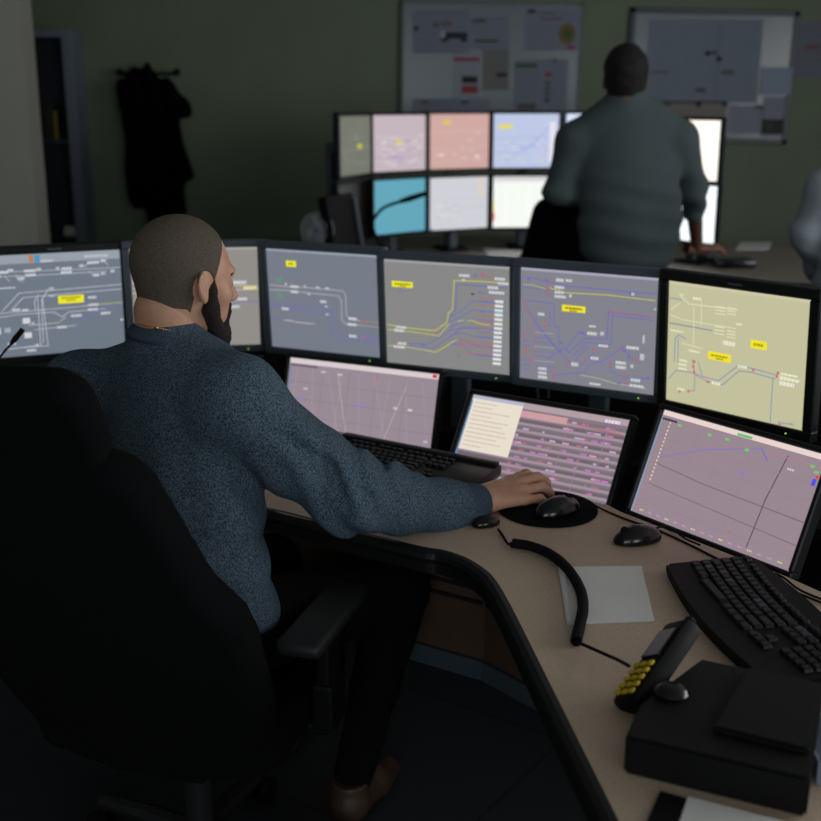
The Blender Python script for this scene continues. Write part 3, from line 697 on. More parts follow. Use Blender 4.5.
def mouse(label, c, ang, s=1.0, group='computer mice'):
    e = thing('computer_mouse', label, 'computer mouse', (c[0], c[1], c[2]), (0, 0, ang), group)
    v, f = surf(lambda X, Y, Z: smax(ell([X+.004, Y, Z-.004], (0, 0, 0), (.058*s, .032*s, .034*s)), -Z+.001, .004), (-.07, -.045, -.01), (.07, .045, .05), .0025)
    link('shell', join_mesh('shell', [(v, f)]), M['gloss'], e, True)
    obj('scroll_wheel', cyl(bmesh.new(), (.026, -.004, .030*s), (.026, .004, .030*s), .008), M['rubber'], e)
    return e
padc = on(545, 509, DZ)
pd = bmesh.new(); lathe(pd, [(.112, 0), (.117, .001), (.117, .0035), (.114, .0045), (.05, .0045)], 48, Matrix.Translation((padc.x+.005, padc.y-.002, DZ+.0004)) @ Matrix.Diagonal((.93, 1.0, 1, 1)))
tag(obj('mouse_mat', pd, M['pad'], smooth=True), 'round black cloth mat under the man\'s right hand', 'mouse mat')
MD = Vector((.155, .105, -.012)); MDa = math.atan2(MD.y, MD.x)
mp = on(563, 502, DZ+.03)
mouse('glossy black mouse under the man\'s fingers on the round mat', (mp.x-.008, mp.y, DZ+.005), MDa)
m2 = on(636, 535, DZ+.015)
mouse('black mouse lying alone on the beige desk right of the mat', (m2.x, m2.y, DZ), R(100)+R(100), .92)
def cable(name, label, pts, r=.0022, m='rubber', cat='cable', group=None, k=8):
    return tag(obj(name, tube(bmesh.new(), catmull(pts, k), r, 6), M[m], smooth=True), label, cat, group)
cz = DZ+.0026
cable('mouse_cable', 'thin black cable running from the held mouse along the foot of the right monitor', [on(580, 499, DZ+.018), on(592, 504, DZ+.012)]+[on(x, y, cz) for x, y in ((606, 511), (628, 520), (655, 529), (690, 545), (720, 560), (760, 579), (790, 590), (830, 606))], group='mouse cables')
cable('mouse_cable', 'short black cable looping off the lone mouse towards the right monitor', [on(650, 531, DZ+.014), on(660, 527, DZ+.010), on(668, 527, DZ+.006), on(676, 532, cz+.003), on(686, 539, cz+.004), on(700, 545, cz+.004)], group='mouse cables')
cable('keyboard_cable', 'black cable curling off the top of the curved keyboard to the right', [on(735, 563, DZ+.018), on(750, 571, DZ+.012), on(772, 573, DZ+.009), on(784, 578, DZ+.010), on(800, 590, cz+.004), on(828, 602, cz+.004)])
# folded white paper
p = [on(558, 568, DZ), on(641, 567, DZ), on(654, 622, DZ), on(567, 625, DZ)]
bm = bmesh.new()
for k, sh in ((0, 0), (1, .0035)):
    z = DZ+.0006+k*.0012; c = sum(p, Vector())/4
    q = [Vector((a.x+sh*(1 if i in (0, 3) else .2), a.y, z)) for i, a in enumerate(p)]
    prism(bm, [(a.x, a.y) for a in q][::-1], z, z+.0009)
q = [p[0], p[0]+Vector((.012, .0, 0)), p[3]+Vector((.006, .004, 0)), p[3]]
vs = [bm.verts.new((a.x, a.y, DZ+.0035+h)) for a, h in zip(q, (0, .003, .003, 0))]; bm.faces.new(vs)
tag(obj('folded_paper', bm, M['paper']), 'folded sheet of white paper under the curve of the coiled cord', 'paper')
# coiled cord and its plug
path = catmull([on(x, y, DZ+.011) for x, y in ((512, 543), (530, 546), (548, 553), (562, 563), (573, 576), (581, 592), (583, 608), (580, 624), (576, 641))], 24)
ar = [0]
for a, b in zip(path, path[1:]): ar.append(ar[-1]+(b-a).length)
tot = ar[-1]; N = int(tot/.0042)*12; hel = []
for i in range(N+1):
    s = tot*i/N; j = max(0, min(len(ar)-2, next((k for k in range(len(ar)) if ar[k] >= s), len(ar)-1)-1)); f = (s-ar[j])/max(1e-9, ar[j+1]-ar[j])
    p_ = path[j].lerp(path[j+1], f); d = (path[j+1]-path[j]).normalized(); n1 = d.cross(Vector((0, 0, 1))).normalized(); n2 = d.cross(n1); t = s/.0042*2*math.pi
    hel.append(p_+(n1*math.cos(t)+n2*math.sin(t))*.0078)
cord = thing('coiled_cord', 'thick black coiled cord curving over the desk from the plug to the keypad handset', 'cord', path[0]*1.0)
def sub(pts): return [Vector(q)-path[0] for q in pts]
obj('coil', tube(bmesh.new(), sub(hel), .0026, 5), M['rubber'], cord, smooth=True)
obj('straight_end', tube(bmesh.new(), sub(catmull([path[-1], on(582, 644, DZ+.012), on(600, 652, DZ+.016), on(618, 660, DZ+.03), on(629, 666, DZ+.045)], 6)), .0028, 6), M['rubber'], cord, smooth=True)
obj('straight_end', tube(bmesh.new(), sub(catmull([path[0], on(508, 544, DZ+.008), on(503, 536, cz), on(498, 529, cz+.004)], 6)), .0026, 6), M['rubber'], cord, smooth=True)
jk = on(486, 526, DZ); v, f = surf(lambda X, Y, Z: smax(ell([X, Y, Z-.006], (0, 0, 0), (.032, .018, .016)), -Z+.0006, .003), (-.04, -.03, -.005), (.04, .03, .03), .003)
tag(link('cord_socket', join_mesh('cord_socket', [(v, f)]), M['gloss'], None, True, jk, (0, 0, .4)), 'small black socket under the man\'s wrist where the coiled cord begins', 'socket')

# black desk box with a keypad handset on an arm
b0 = on(623, 774, DZ); b1 = on(806, 819, DZ); b2 = on(824, 684, DZ+.055); b3 = on(694, 659, DZ+.055); bl_ = on(636, 700, DZ+.055)
pb = thing('equipment_box', 'low black box with stepped lid at the front right corner of the desk', 'box', ((b0.x+b1.x)/2, (b0.y+b1.y)/2, DZ+.0005))
o_ = Vector(pb.location)
low_p = [(b0.x, b0.y), (b1.x, b1.y), (b2.x, b2.y), (b3.x+.01, b3.y), (bl_.x+.004, bl_.y-.01)]
lp_ = [(a-o_.x, b-o_.y) for a, b in low_p]
bm = prism(bmesh.new(), lp_, 0, .056); bmesh.ops.bevel(bm, geom=list(bm.edges), offset=.004, segments=2, affect='EDGES'); obj('body', bm, M['black'], pb)
cx = sum(a for a, b in lp_)/5; cy = sum(b for a, b in lp_)/5
rp = [lp_[0], lp_[1], lp_[2], lp_[3]]
mid = lambda a, b, t: (a[0]+(b[0]-a[0])*t, a[1]+(b[1]-a[1])*t)
A = mid(lp_[0], lp_[1], .42); B = mid(lp_[3], lp_[2], .40)
bm = prism(bmesh.new(), [mid(A, B, .22), mid(mid(lp_[0], lp_[1], .97), lp_[2], .20), mid(lp_[1], lp_[2], .93), mid(A, B, .94)], .054, .066); bmesh.ops.bevel(bm, geom=list(bm.edges), offset=.004, segments=2, affect='EDGES'); obj('lid', bm, M['black'], pb)
# handset
hc = at(655, 664, 1.545)
e = thing('keypad_handset', 'black handset with yellow keys tilted on its arm above the black box', 'telephone handset', hc)
ux = (at(681, 620, 1.60)-at(627, 698, 1.50)); Lh = .165
ux.normalize(); fn_ = Vector((-.92, -.22, .36)); fn_ = (fn_-ux*fn_.dot(ux)).normalized(); uy = fn_.cross(ux)
Mh = Matrix((ux, uy, fn_)).transposed().to_4x4()
def hb(c, s, bev=.004): 
    b = bx(c, s, bev=bev)
    for v in b.verts: v.co = Mh @ v.co
    return b
obj('handset_body', hb((0, 0, -.005), (Lh, .064, .034), .010), M['black'], e, smooth=True)
obj('display', hb((.030, 0, .0135), (.055, .046, .003), .001), M['gloss'], e)
obj('antenna_stub', hb((.082, -.012, -.002), (.024, .016, .016), .005), M['rubber'], e)
for i in range(5):
    for j in range(3): obj('key', hb((-.014-i*.0135, -.0185+j*.0185, .0145), (.008, .0125, .005), .0015), M['yellow'], e)
bm = bmesh.new(); FT = on(671, 695, DZ+.0562)-hc
tube(bm, catmull([Mh @ Vector((-.02, 0, -.012)), Mh @ Vector((-.02, 0, -.03)), Vector((.020, -.030, -.035)), FT], 6), [.012]*19, 12); obj('mount_arm', bm, M['gloss'], e, smooth=True)
bm = bmesh.new(); lathe(bm, [(.022, 0), (.024, .004), (.020, .010), (.012, .014)], 24, Matrix.Translation(FT+Vector((0, 0, .001)))); obj('mount_foot', bm, M['gloss'], e, smooth=True)
# folder with a white sheet
fo = [on(660, 794, DZ), on(830, 842, DZ), on(800, 900, DZ), on(640, 840, DZ)]
tag(obj('folder', prism(bmesh.new(), [(a.x, a.y) for a in fo][::-1], DZ+.0004, DZ+.005), M['black']), 'black folder in front of the black box at the bottom edge', 'folder')
fo = [on(688, 797, DZ+.005), on(806, 828, DZ+.005), on(790, 880, DZ+.005), on(672, 845, DZ+.005)]
tag(obj('paper_sheet', prism(bmesh.new(), [(a.x, a.y) for a in fo][::-1], DZ+.0052, DZ+.0062), M['paper']), 'white sheet lying on the black folder at the bottom edge', 'paper')
# grey tray with a clear beaker at the right edge
tc_ = on(832, 760, DZ); e = thing('desk_tray', 'grey tray cut by the right edge beside the black box', 'tray', (tc_.x+.004, tc_.y+.02, DZ+.0004), (0, 0, -.1))
obj('tray_floor', bx((0, 0, .004), (.075, .17, .008), bev=.002), M['cab'], e)
for s in (-1, 1): obj('tray_wall', bx((s*.036, 0, .018), (.004, .17, .030), bev=.001), M['cab'], e)

# gooseneck microphone at the left
gb = Vector((-1.02, 2.80, DZ)); e = thing('gooseneck_microphone', 'thin black gooseneck microphone in front of the leftmost upper monitor', 'microphone', gb)
def g_(q): return Vector(q)-gb
obj('foot', lathe(bmesh.new(), [(.05, 0), (.052, .006), (.045, .02), (.02, .026)], 28), M['black'], e, smooth=True)
obj('neck', tube(bmesh.new(), catmull([(0, 0, .02), (-.03, -.02, .10), (-.03, -.03, .18), g_(at(-2, 360, 2.78)), g_(at(12, 343, 2.80))], 6), .0032, 8), M['rubber'], e, smooth=True)
obj('capsule', tube(bmesh.new(), [g_(at(11, 344, 2.80)), g_(at(15, 339, 2.80)), g_(at(23, 329, 2.81))], [.0045, .0075, .0065], 10), M['rubber'], e, smooth=True)
# cables hanging behind the shelf edge under the blue track monitor
for i, (x0, x1) in enumerate(((540, 538), (552, 548))):
    cable('monitor_cable', 'black cable looping down beside the blue track monitor\'s stand' if i else 'second black cable left of the blue track monitor\'s stand', [at(x0, 372, 3.07), at(x0-3, 385, 3.05), at(x1, 398, 3.06)], .004, 'alu', group='cables under the upper monitors')
# ---------------------------------------------------------------- room
YB_ = 8.3; XL, XR, YF, ZC = -3.6, 4.4, -3.2, 2.75
struct(obj('floor', bx(((XL+XR)/2, (YB_+YF)/2, -.05), (XR-XL+.4, YB_-YF+.4, .1)), M['floor']))
struct(obj('ceiling', bx(((XL+XR)/2, (YB_+YF)/2, ZC+.05), (XR-XL+.4, YB_-YF+.4, .1)), M['ceil']))
struct(obj('wall_back', bx(((XL+XR)/2, YB_+.1, ZC/2), (XR-XL+.4, .2, ZC)), M['wallg']))
sw0, sw1 = .8, 4.6
bm = bmesh.new(); box(bm, (XR+.1, (YF+sw0)/2, ZC/2), (.2, sw0-YF, ZC)); box(bm, (XR+.1, (YB_+sw1)/2, ZC/2), (.2, YB_-sw1, ZC)); box(bm, (XR+.1, (sw0+sw1)/2, .5), (.2, sw1-sw0, 1.0)); box(bm, (XR+.1, (sw0+sw1)/2, 2.6), (.2, sw1-sw0, .3))
struct(obj('wall_right', bm, M['wallg']))
struct(obj('wall_left', bx((XL-.1, (YB_+YF)/2, ZC/2), (.2, YB_-YF, ZC)), M['wallw']))
xp = at(29, 122, 6.3).x
struct(obj('wall_partition', bx(((XL+xp)/2, 6.4, ZC/2), (xp-XL, .2, ZC)), M['wallw']))
struct(obj('baseboard_back', bx((.4, YB_-.008, .05), (8, .016, .1)), M['cab']))
# wall behind the camera with two windows
wins = [(-1.5, 1.0), (2.2, 4.2)]; z0w, z1w = 1.0, 2.45
bm = bmesh.new(); xs = [XL]+[v for w in wins for v in w]+[XR]
for i in range(0, len(xs), 2): box(bm, ((xs[i]+xs[i+1])/2, YF-.1, ZC/2), (xs[i+1]-xs[i], .2, ZC))
for a, b in wins:
    box(bm, ((a+b)/2, YF-.1, z0w/2), (b-a, .2, z0w)); box(bm, ((a+b)/2, YF-.1, (z1w+ZC)/2), (b-a, .2, ZC-z1w))
struct(obj('wall_front', bm, M['wallw']))
glass = bpy.data.materials.new('window_glass'); glass.use_nodes = True
gb_ = glass.node_tree.nodes['Principled BSDF']; gb_.inputs['Transmission Weight'].default_value = 1; gb_.inputs['Roughness'].default_value = 0; gb_.inputs['IOR'].default_value = 1.02
for i, (a, b) in enumerate(wins):
    bm = bmesh.new()
    for x in (a+.03, (a+b)/2, b-.03): box(bm, (x, YF-.1, (z0w+z1w)/2), (.06, .06, z1w-z0w))
    for z in (z0w+.03, z1w-.03): box(bm, ((a+b)/2, YF-.1, z), (b-a, .06, .06))
    f = struct(obj('window_%d' % (i+1), bm, M['alu']))
    obj('window_glass', bx(((a+b)/2, YF-.11, (z0w+z1w)/2), (b-a-.1, .008, z1w-z0w-.1)), glass, f)

def area(name, loc_, rot, sx, sy, power, col):
    l = bpy.data.lights.new(name, 'AREA'); l.shape = 'RECTANGLE'; l.size = sx; l.size_y = sy; l.energy = power; l.color = col
    o = bpy.data.objects.new(name, l); COL.objects.link(o); o.location = loc_; o.rotation_euler = rot; return o
bm = bmesh.new()
for y in (sw0+.03, (sw0*2+sw1)/3, (sw0+2*sw1)/3, sw1-.03): box(bm, (XR+.1, y, 1.725), (.06, .06, 1.45))
for z in (1.03, 2.42): box(bm, (XR+.1, (sw0+sw1)/2, z), (.06, sw1-sw0, .06))
f = struct(obj('window_3', bm, M['alu'])); obj('window_glass', bx((XR+.11, (sw0+sw1)/2, 1.725), (.008, sw1-sw0-.1, 1.35)), glass, f)
area('window_daylight', (XR-.03, (sw0+sw1)/2, 1.725), (R(90), 0, R(90)), sw1-sw0, 1.45, 84.0, (.97, .97, 1.0))
WP = 37.0
for (a, b), p in zip(wins, (1.0, 1.1)):
    area('window_daylight', ((a+b)/2, YF+.03, (z0w+z1w)/2), (R(90), 0, 0), b-a, z1w-z0w, WP*p, (.86, .94, 1.0))

# ---------------------------------------------------------------- boards and papers on the back wall
def wallrect(x0, y0, x1, y1, Y): 
    a, b = at(x0, y0, Y), at(x1, y1, Y); return a, b
M['pframe'] = mat('pale_board_frame', (104, 116, 120), .5)
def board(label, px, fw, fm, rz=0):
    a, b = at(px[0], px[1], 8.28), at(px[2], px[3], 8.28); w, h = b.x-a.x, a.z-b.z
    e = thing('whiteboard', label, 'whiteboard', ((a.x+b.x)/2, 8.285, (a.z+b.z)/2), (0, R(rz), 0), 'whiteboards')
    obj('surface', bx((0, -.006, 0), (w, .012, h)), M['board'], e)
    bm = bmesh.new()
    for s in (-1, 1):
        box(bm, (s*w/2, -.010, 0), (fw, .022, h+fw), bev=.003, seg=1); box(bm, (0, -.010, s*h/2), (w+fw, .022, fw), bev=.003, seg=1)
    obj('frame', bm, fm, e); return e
board('wide whiteboard with thin pale frame behind the upper back monitors, papers pinned on it', (402, 3, 577, 128), .02, M['pframe'], .8)
board('dark-framed whiteboard with tilted look behind the standing man', (632, 12, 785, 140), .035, M['dframe'], 1.3)
PC = {'w': (150, 158, 170), 'b': (126, 134, 150), 'g': (120, 124, 120), 'l': (140, 142, 158)}
pm_ = {}
def ink(c):
    if c not in pm_: pm_[c] = mat('printed_ink', c, .7)
    return pm_[c]
def sheet(label, px, base, marks, name='pinned_paper', Y=8.272, cat='paper', group='papers on the back wall'):
    x0, y0, x1, y1 = px; a, b = at(x0, y0, Y), at(x1, y1, Y); w, h = b.x-a.x, a.z-b.z
    bm = bx((0, 0, 0), (w, .0015, h)); mats = [ink(base)]; idx = {}
    for i, (u0, v0, u1, v1, c) in enumerate(marks):
        if c not in idx: idx[c] = len(mats); mats.append(ink(c))
        y = -.0011-i*.00001
        vs = [bm.verts.new(((u-.5)*w, y, (.5-v)*h)) for u, v in ((u0, v0), (u1, v0), (u1, v1), (u0, v1))]
        f = bm.faces.new(vs); f.material_index = idx[c]
    return tag(obj(name, bm, mats, loc=((a.x+b.x)/2, Y, (a.z+b.z)/2)), label, cat, group)
rr_ = random.Random(5)
def lines(n, c=(96, 100, 116), x0=.06, x1=.94, y0=.1, y1=.95, th=.018):
    out = []
    for i in range(n):
        v = y0+(y1-y0)*i/max(1, n-1); x = x0
        while x < x1-.03:
            w = rr_.uniform(.03, .12); out.append((x, v, min(x1, x+w), v+th, c)); x += w+rr_.uniform(.015, .06)
    return out
def cp(ox, oy, s, x0, y0, x1, y1): return (ox+x0/s, oy+y0/s, ox+x1/s, oy+y1/s)
DK = (30, 34, 40); GR = (50, 92, 60); RE = (150, 56, 56)
wa = lambda *q: cp(390, 0, 3.91, *q)
def disc(u, v, ru, rv, c, n=16):
    return [(u-ru*math.cos(math.asin(max(-1, min(1, (k+.5)/n*2-1)))), v+rv*((k)/n*2-1), u+ru*math.cos(math.asin(max(-1, min(1, (k+.5)/n*2-1)))), v+rv*((k+1)/n*2-1), c) for k in range(n)]
sheet('poster with a dark vehicle-like drawing at the top left of the pale-framed whiteboard', wa(88, 38, 312, 208), PC['b'], lines(7)+[(.55, .52, .95, .66, DK), (.50, .62, .62, .74, DK), (.84, .62, .95, .74, DK), (.02, .38, .10, .48, DK), (.36, .30, .44, .38, (70, 90, 80)), (.48, .28, .68, .36, (116, 96, 96)), (.5, .5, .56, .64, (190, 190, 196))], 'poster', cat='poster')
sheet('pale paper with green lines in the middle top of the pale-framed whiteboard', wa(318, 62, 465, 190), PC['b'], lines(6)+[(.02, .10, .38, .20, GR), (.10, .72, .72, .82, GR)])
sheet('page with red heading and red block at its foot', wa(248, 214, 354, 382), PC['w'], lines(8, (120, 126, 134))+[(.02, .06, .95, .15, RE), (.32, .50, .88, .66, DK), (.32, .72, .90, .90, RE)])
sheet('grey text page with a short dark bar right of the red-headed page', wa(362, 192, 464, 352), PC['g'], lines(12, (90, 94, 96), .08, .92, .06)+[(.52, .58, .92, .68, DK)])
sheet('poster with a round yellow emblem at the top right of the pale-framed whiteboard', wa(528, 32, 732, 198), PC['b'], lines(5, (110, 114, 130), .06, .6, .3)+[(.06, .03, .2, .12, DK), (.25, .10, .55, .14, (96, 90, 100)), (.3, .22, .72, .27, (112, 96, 104))]+disc(.80, .60, .16, .24, (120, 100, 40))+disc(.80, .60, .08, .11, (60, 92, 66))+[(.80, .88, .95, .96, (150, 40, 70))], 'poster', cat='poster')
sheet('poster with green heading and a column of coloured dots', wa(486, 232, 690, 438), PC['b'], lines(12, (104, 108, 126), .05, .45, .22)+lines(9, (110, 114, 130), .70, .95, .1)+[(.02, .08, .42, .16, GR), (.58, .24, .70, .32, RE), (.58, .42, .68, .48, GR), (.58, .52, .68, .58, GR), (.58, .62, .68, .68, GR), (.58, .74, .68, .80, DK), (.70, -.0, .8, .04, DK), (.08, .84, .42, .96, (90, 88, 84))], 'poster', cat='poster')
sheet('wide low sheet along the bottom left of the pale-framed whiteboard', wa(88, 386, 392, 470), PC['b'], lines(5)+[(.12, .1, .2, .2, DK), (.62, .12, .72, .22, DK)])
wb = lambda *q: cp(620, 0, 4.085, *q)
sheet('large faint bluish plan covering most of the dark-framed whiteboard', wb(118, 78, 560, 420), (126, 136, 150), lines(14, (112, 118, 138), .1, .95, .08, .95, .008)+[(.05, .62, .2, .64, (70, 72, 96)), (.56, .38, .62, .41, DK), (.44, .82, .54, .87, (84, 80, 104)), (.62, .02, .63, .98, (110, 120, 130)), (.66, .60, .78, .66, (90, 96, 104))], 'wall_plan', cat='plan')
sheet('small blank bluish paper hanging over the right frame of the dark-framed whiteboard', wb(580, 275, 696, 388), (142, 156, 176), lines(4, (128, 140, 160)), Y=8.2625)
sheet('pinkish paper strip under the large plan', wb(150, 414, 432, 500), (132, 128, 124), lines(4, (112, 100, 100))+[(.0, .1, .2, .2, (70, 60, 60))])
sheet('small printed page at the bottom of the dark-framed whiteboard, left of the photo', wb(444, 430, 578, 546), PC['l'], lines(8, (110, 112, 130))+[(.75, .0, 1, .1, DK)])
sheet('page with a dark photo in its lower right corner', wb(586, 394, 668, 560), PC['l'], lines(5, (120, 122, 140), .1, .9, .05, .4)+[(.0, .55, 1, .93, (46, 50, 44)), (.2, .6, .5, .8, (60, 70, 56))])
sheet('paper taped to the green wall right of the dark-framed whiteboard', wb(722, 88, 900, 318), (114, 116, 130), lines(7, (100, 98, 122))+[(.22, .42, .5, .49, (120, 70, 80))], Y=8.299)
for i, (x, y, l) in enumerate(((358, 218, 'small dark magnet near the middle of the large plan'), (405, 241, 'dark green magnet right of centre on the large plan'), (430, 424, 'dark magnet at the foot of the large plan above the printed page'), (320, 426, 'dark magnet above the pinkish strip'))):
    c = at(620+x/4.085, y/4.085, 8.2705)
    tag(obj('magnet', cyl(bmesh.new(), (0, 0, 0), (0, -.012, 0), .016), M['black'], loc=c), l, 'magnet', 'magnets on the whiteboard')

# ---------------------------------------------------------------- cabinet behind the partition
ca = at(65, 29, 8.03); cb = at(79, 29, 7.85); zt = ca.z; xr = at(73, 60, 8.03).x
e = thing('open_cabinet', 'tall grey open cabinet beside the partition wall with dark shelves', 'cabinet', ((xr-.5), 8.16, 0))
def cbx(n, c, s, m): return obj(n, bx((c[0], c[1], c[2]), s, bev=.003, seg=1), m, e)
cbx('side_panel', (.465, 0, zt/2), (.07, .26, zt), M['cab']); cbx('side_panel', (-.465, 0, zt/2), (.07, .26, zt), M['cab'])
cbx('top_panel', (0, 0, zt-.026), (.86, .26, .05), M['cab']); cbx('back_board', (0, .12, zt/2), (.86, .016, zt-.06), M['cabin']); cbx('plinth', (0, 0, .04), (.86, .24, .08), M['cab'])
zs = [at(60, 142, 7.9).z, at(60, 240, 7.9).z, .35]
for z in zs: cbx('shelf', (0, -.01, z), (.86, .22, .022), M['cabin'])
def sh_item(name, label, cat, px, w, zb, h, m, group=None):
    x = at(px+4, 130, 8.1).x; return tag(obj(name, bx((x, 8.15, zb+.0115+h/2), (w, .17, h), bev=.002, seg=1), m), label, cat, group)
sh_item('binder', 'dark green binder leaning place left on the upper cabinet shelf', 'binder', 47, .075, zs[0], .24, M['binderd'], 'binders in the cabinet')
sh_item('binder', 'yellow binder on the upper cabinet shelf', 'binder', 53.5, .03, zs[0], .19, M['binder'], 'binders in the cabinet')
sh_item('binder', 'black binder right of the yellow one on the upper cabinet shelf', 'binder', 59, .055, zs[0], .21, M['black'], 'binders in the cabinet')
sh_item('carton', 'small pale carton on the lower cabinet shelf', 'carton', 61, .10, zs[1], .06, M['paper'])

# ---------------------------------------------------------------- coat on its hooks
hr = thing('coat_rack', 'black wall coat rack with three knobs on the green wall', 'coat rack', at(150, 74, 8.28))
obj('rail', bx((0, -.012, 0), (.32, .02, .022), bev=.004), M['black'], hr)
for dx, dz in ((-.19, .0), (0, .04), (.20, .0)):
    b = cyl(bmesh.new(), (dx*.8, -.01, 0), (dx, -.07, dz), .012); v = bmesh.ops.create_uvsphere(b, u_segments=12, v_segments=8, radius=.026)['verts']
    for q in v: q.co += Vector((dx, -.075, dz+.01))
    obj('knob', b, M['black'], hr, smooth=True)
def cpt(x, y, Y=8.17): return at(x/2.737, y/2.737, Y)
def coat(X, Y, Z):
    P = [X, Y, Z]; Yc = 8.18
    a = cpt(392, 215); b = cpt(410, 330); c = cpt(415, 520); 
    d = ell(P, (cpt(390, 250).x, Yc, cpt(390, 250).z), (.155, .085, .16))
    d = smin(d, ell(P, (cpt(405, 330).x, Yc, cpt(405, 330).z), (.185, .095, .25)), .08)
    m1 = cpt(432, 430); d = smin(d, ell(P, (m1.x, Yc, m1.z), (.19, .10, .32)), .08)
    m2_ = cpt(398, 500); d = smin(d, ell(P, (m2_.x+.03, Yc, m2_.z), (.16, .09, .20)), .05)
    d = smin(d, cap(P, tuple(cpt(455, 250)), tuple(cpt(500, 303)), .085, .055), .05)
    d = smin(d, cap(P, tuple(cpt(470, 420)), tuple(cpt(503, 480)), .075, .06), .05)
    d = smin(d, cap(P, tuple(cpt(372, 400)), tuple(cpt(374, 540)), .07, .055), .05)
    d = smin(d, cap(P, tuple(cpt(345, 235)), tuple(cpt(352, 290)), .05, .05), .05)
    d = smin(d, cap(P, tuple(cpt(425, 540)), tuple(cpt(425, 615)), .07, .06), .03); d = smin(d, cap(P, tuple(cpt(480, 520)), tuple(cpt(484, 615)), .055, .055), .03)
    d = d+.012*np.sin((X+.15*Z)*55)*np.sin(Z*4+1)+.006*wob(P, 22)
    return smax(d, Y-8.262, .01)
c0 = cpt(420, 400); v, f = surf(coat, (c0.x-.5, 7.98, c0.z-.75), (c0.x+.5, 8.3, c0.z+.65), .014)
hc_ = Vector((c0.x, 8.26, c0.z)); tag(link('hanging_coat', join_mesh('hanging_coat', [(v-np.array(hc_), f)]), M['coat'], None, True, hc_), 'black coat hanging from the wall rack left of the back monitors', 'coat')

# ---------------------------------------------------------------- rear console
RZ = .76
rf = [(-1.2, 5.55), (-.5, 5.95), (.1, 6.2), (.8, 6.22), (1.15, 6.0), (1.36, 5.66), (1.7, 5.50), (2.1, 5.42), (3.4, 5.5)]
rb = [(3.4, 6.9), (2.2, 6.9), (1.5, 7.3), (.4, 7.5), (-.6, 7.2), (-1.2, 6.6)]
rd = thing('control_desk', 'pale control desk at the back of the room carrying the two rows of bright monitors', 'desk', (.6, 6.5, 0))
l2 = lambda P: [(a-.6, b-6.5) for a, b in P]
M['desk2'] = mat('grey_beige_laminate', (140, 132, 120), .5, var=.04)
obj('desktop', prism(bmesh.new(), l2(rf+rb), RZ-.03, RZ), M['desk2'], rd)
obj('edge_band', tube(bmesh.new(), catmull([(a, b, RZ-.018) for a, b in l2(rf)], 4), .02, 8), M['edge'], rd)
obj('front_panel', wall_strip(bmesh.new(), [(a, b+.35) for a, b in l2(rf)], .02, RZ-.03, .02), M['wood'], rd)
rear = [
 ('leftmost upper back monitor, turned sideways with dim olive display', -.291, 6.228, 1.22, 67, d_r1, (112, 116, 104), 1.0, .022),
 ('upper back monitor with mauve display and one small yellow tag', -.06, 6.544, 1.221, 40.1, d_r2, (196, 180, 188), 1.0, .016),
 ('upper back monitor with salmon pink display', .279, 6.706, 1.225, 25, d_r3, (206, 166, 160), 1.0, .016),
 ('upper back monitor with lavender blue display and yellow tag', .663, 6.775, 1.226, 4, d_r4, (186, 196, 224), 1.05, .016),
 ('upper back monitor just left of the standing man\'s neck, mostly covered by his shoulder', 1.075, 6.74, 1.226, -14, d_r5, (206, 220, 242), 1.1, .016),
 ('upper back monitor with glaring cream display right of the standing man', 1.45, 6.14, 1.20, -50, d_r6, (250, 242, 230), 1.35, .018)]
for l, x, y, z0, yaw, dr, bg, k, bz in rear:
    monitor(l, x, y, z0, yaw, 0, .376, .301, bz, M['bezelb'], dr, bg, k, foot=RZ, back=.12 if abs(yaw) < 45 else (.21 if yaw < 0 else .15), group='upper row of monitors on the back desk', led=None, badge=False, base_w=.16)
rear = [
 ('dark switched-off monitor below the leftmost upper back monitor', -.30, 6.19, .885, 67, None, (40, 36, 34), 1.0, True),
 ('lower back monitor with plain cyan display and blue light', -.058, 6.44, .89, 42, None, (98, 166, 186), 1.0, False),
 ('lower back monitor with pale grey display', .276, 6.63, .89, 27, d_r3b, (206, 206, 214), 1.0, False),
 ('lower back monitor with white table display and red mark at its edge', .663, 6.72, .89, 4, d_r4b, (232, 236, 230), 1.15, False),
 ('lower back monitor hidden behind the standing man but for a sliver', 1.07, 6.69, .89, -14, d_r5, (232, 238, 244), 1.1, False),
 ('lower back monitor with bluish white display right of the standing man\'s forearm', 1.45, 6.12, .885, -50, d_r6b, (236, 246, 250), 1.35, False)]
for l, x, y, z0, yaw, dr, bg, k, off in rear:
    monitor(l, x, y, z0, yaw, 0, .376, .29, .016, M['bezelb'], dr, bg, k, foot=RZ, back=.07 if yaw < 60 else .03, group='lower row of monitors on the back desk', led=(60, 110, 255) if dr is None and not off or dr is d_r6b else None, badge=False, off=off, base_w=.15)
gk = Vector((-.12, 6.02, RZ)); e = thing('gooseneck_microphone', 'gooseneck microphone in front of the cyan back monitor', 'microphone', gk)
gp = lambda x, y, Y: at(x, y, Y)-gk
obj('foot', lathe(bmesh.new(), [(.06, 0), (.06, .012), (.03, .03)], 24), M['black'], e, smooth=True)
obj('neck', tube(bmesh.new(), catmull([(0, 0, .02), gp(373, 228, 6.02), gp(376, 216, 6.02), gp(385, 207, 6.02), (gp(402, 201, 6.02))], 6), .008, 8), M['rubber'], e, smooth=True)
obj('capsule', tube(bmesh.new(), [gp(400, 201.5, 6.02), gp(410, 198.5, 6.02), gp(427, 193, 6.02)], [.011, .016, .012], 10), M['rubber'], e, smooth=True)
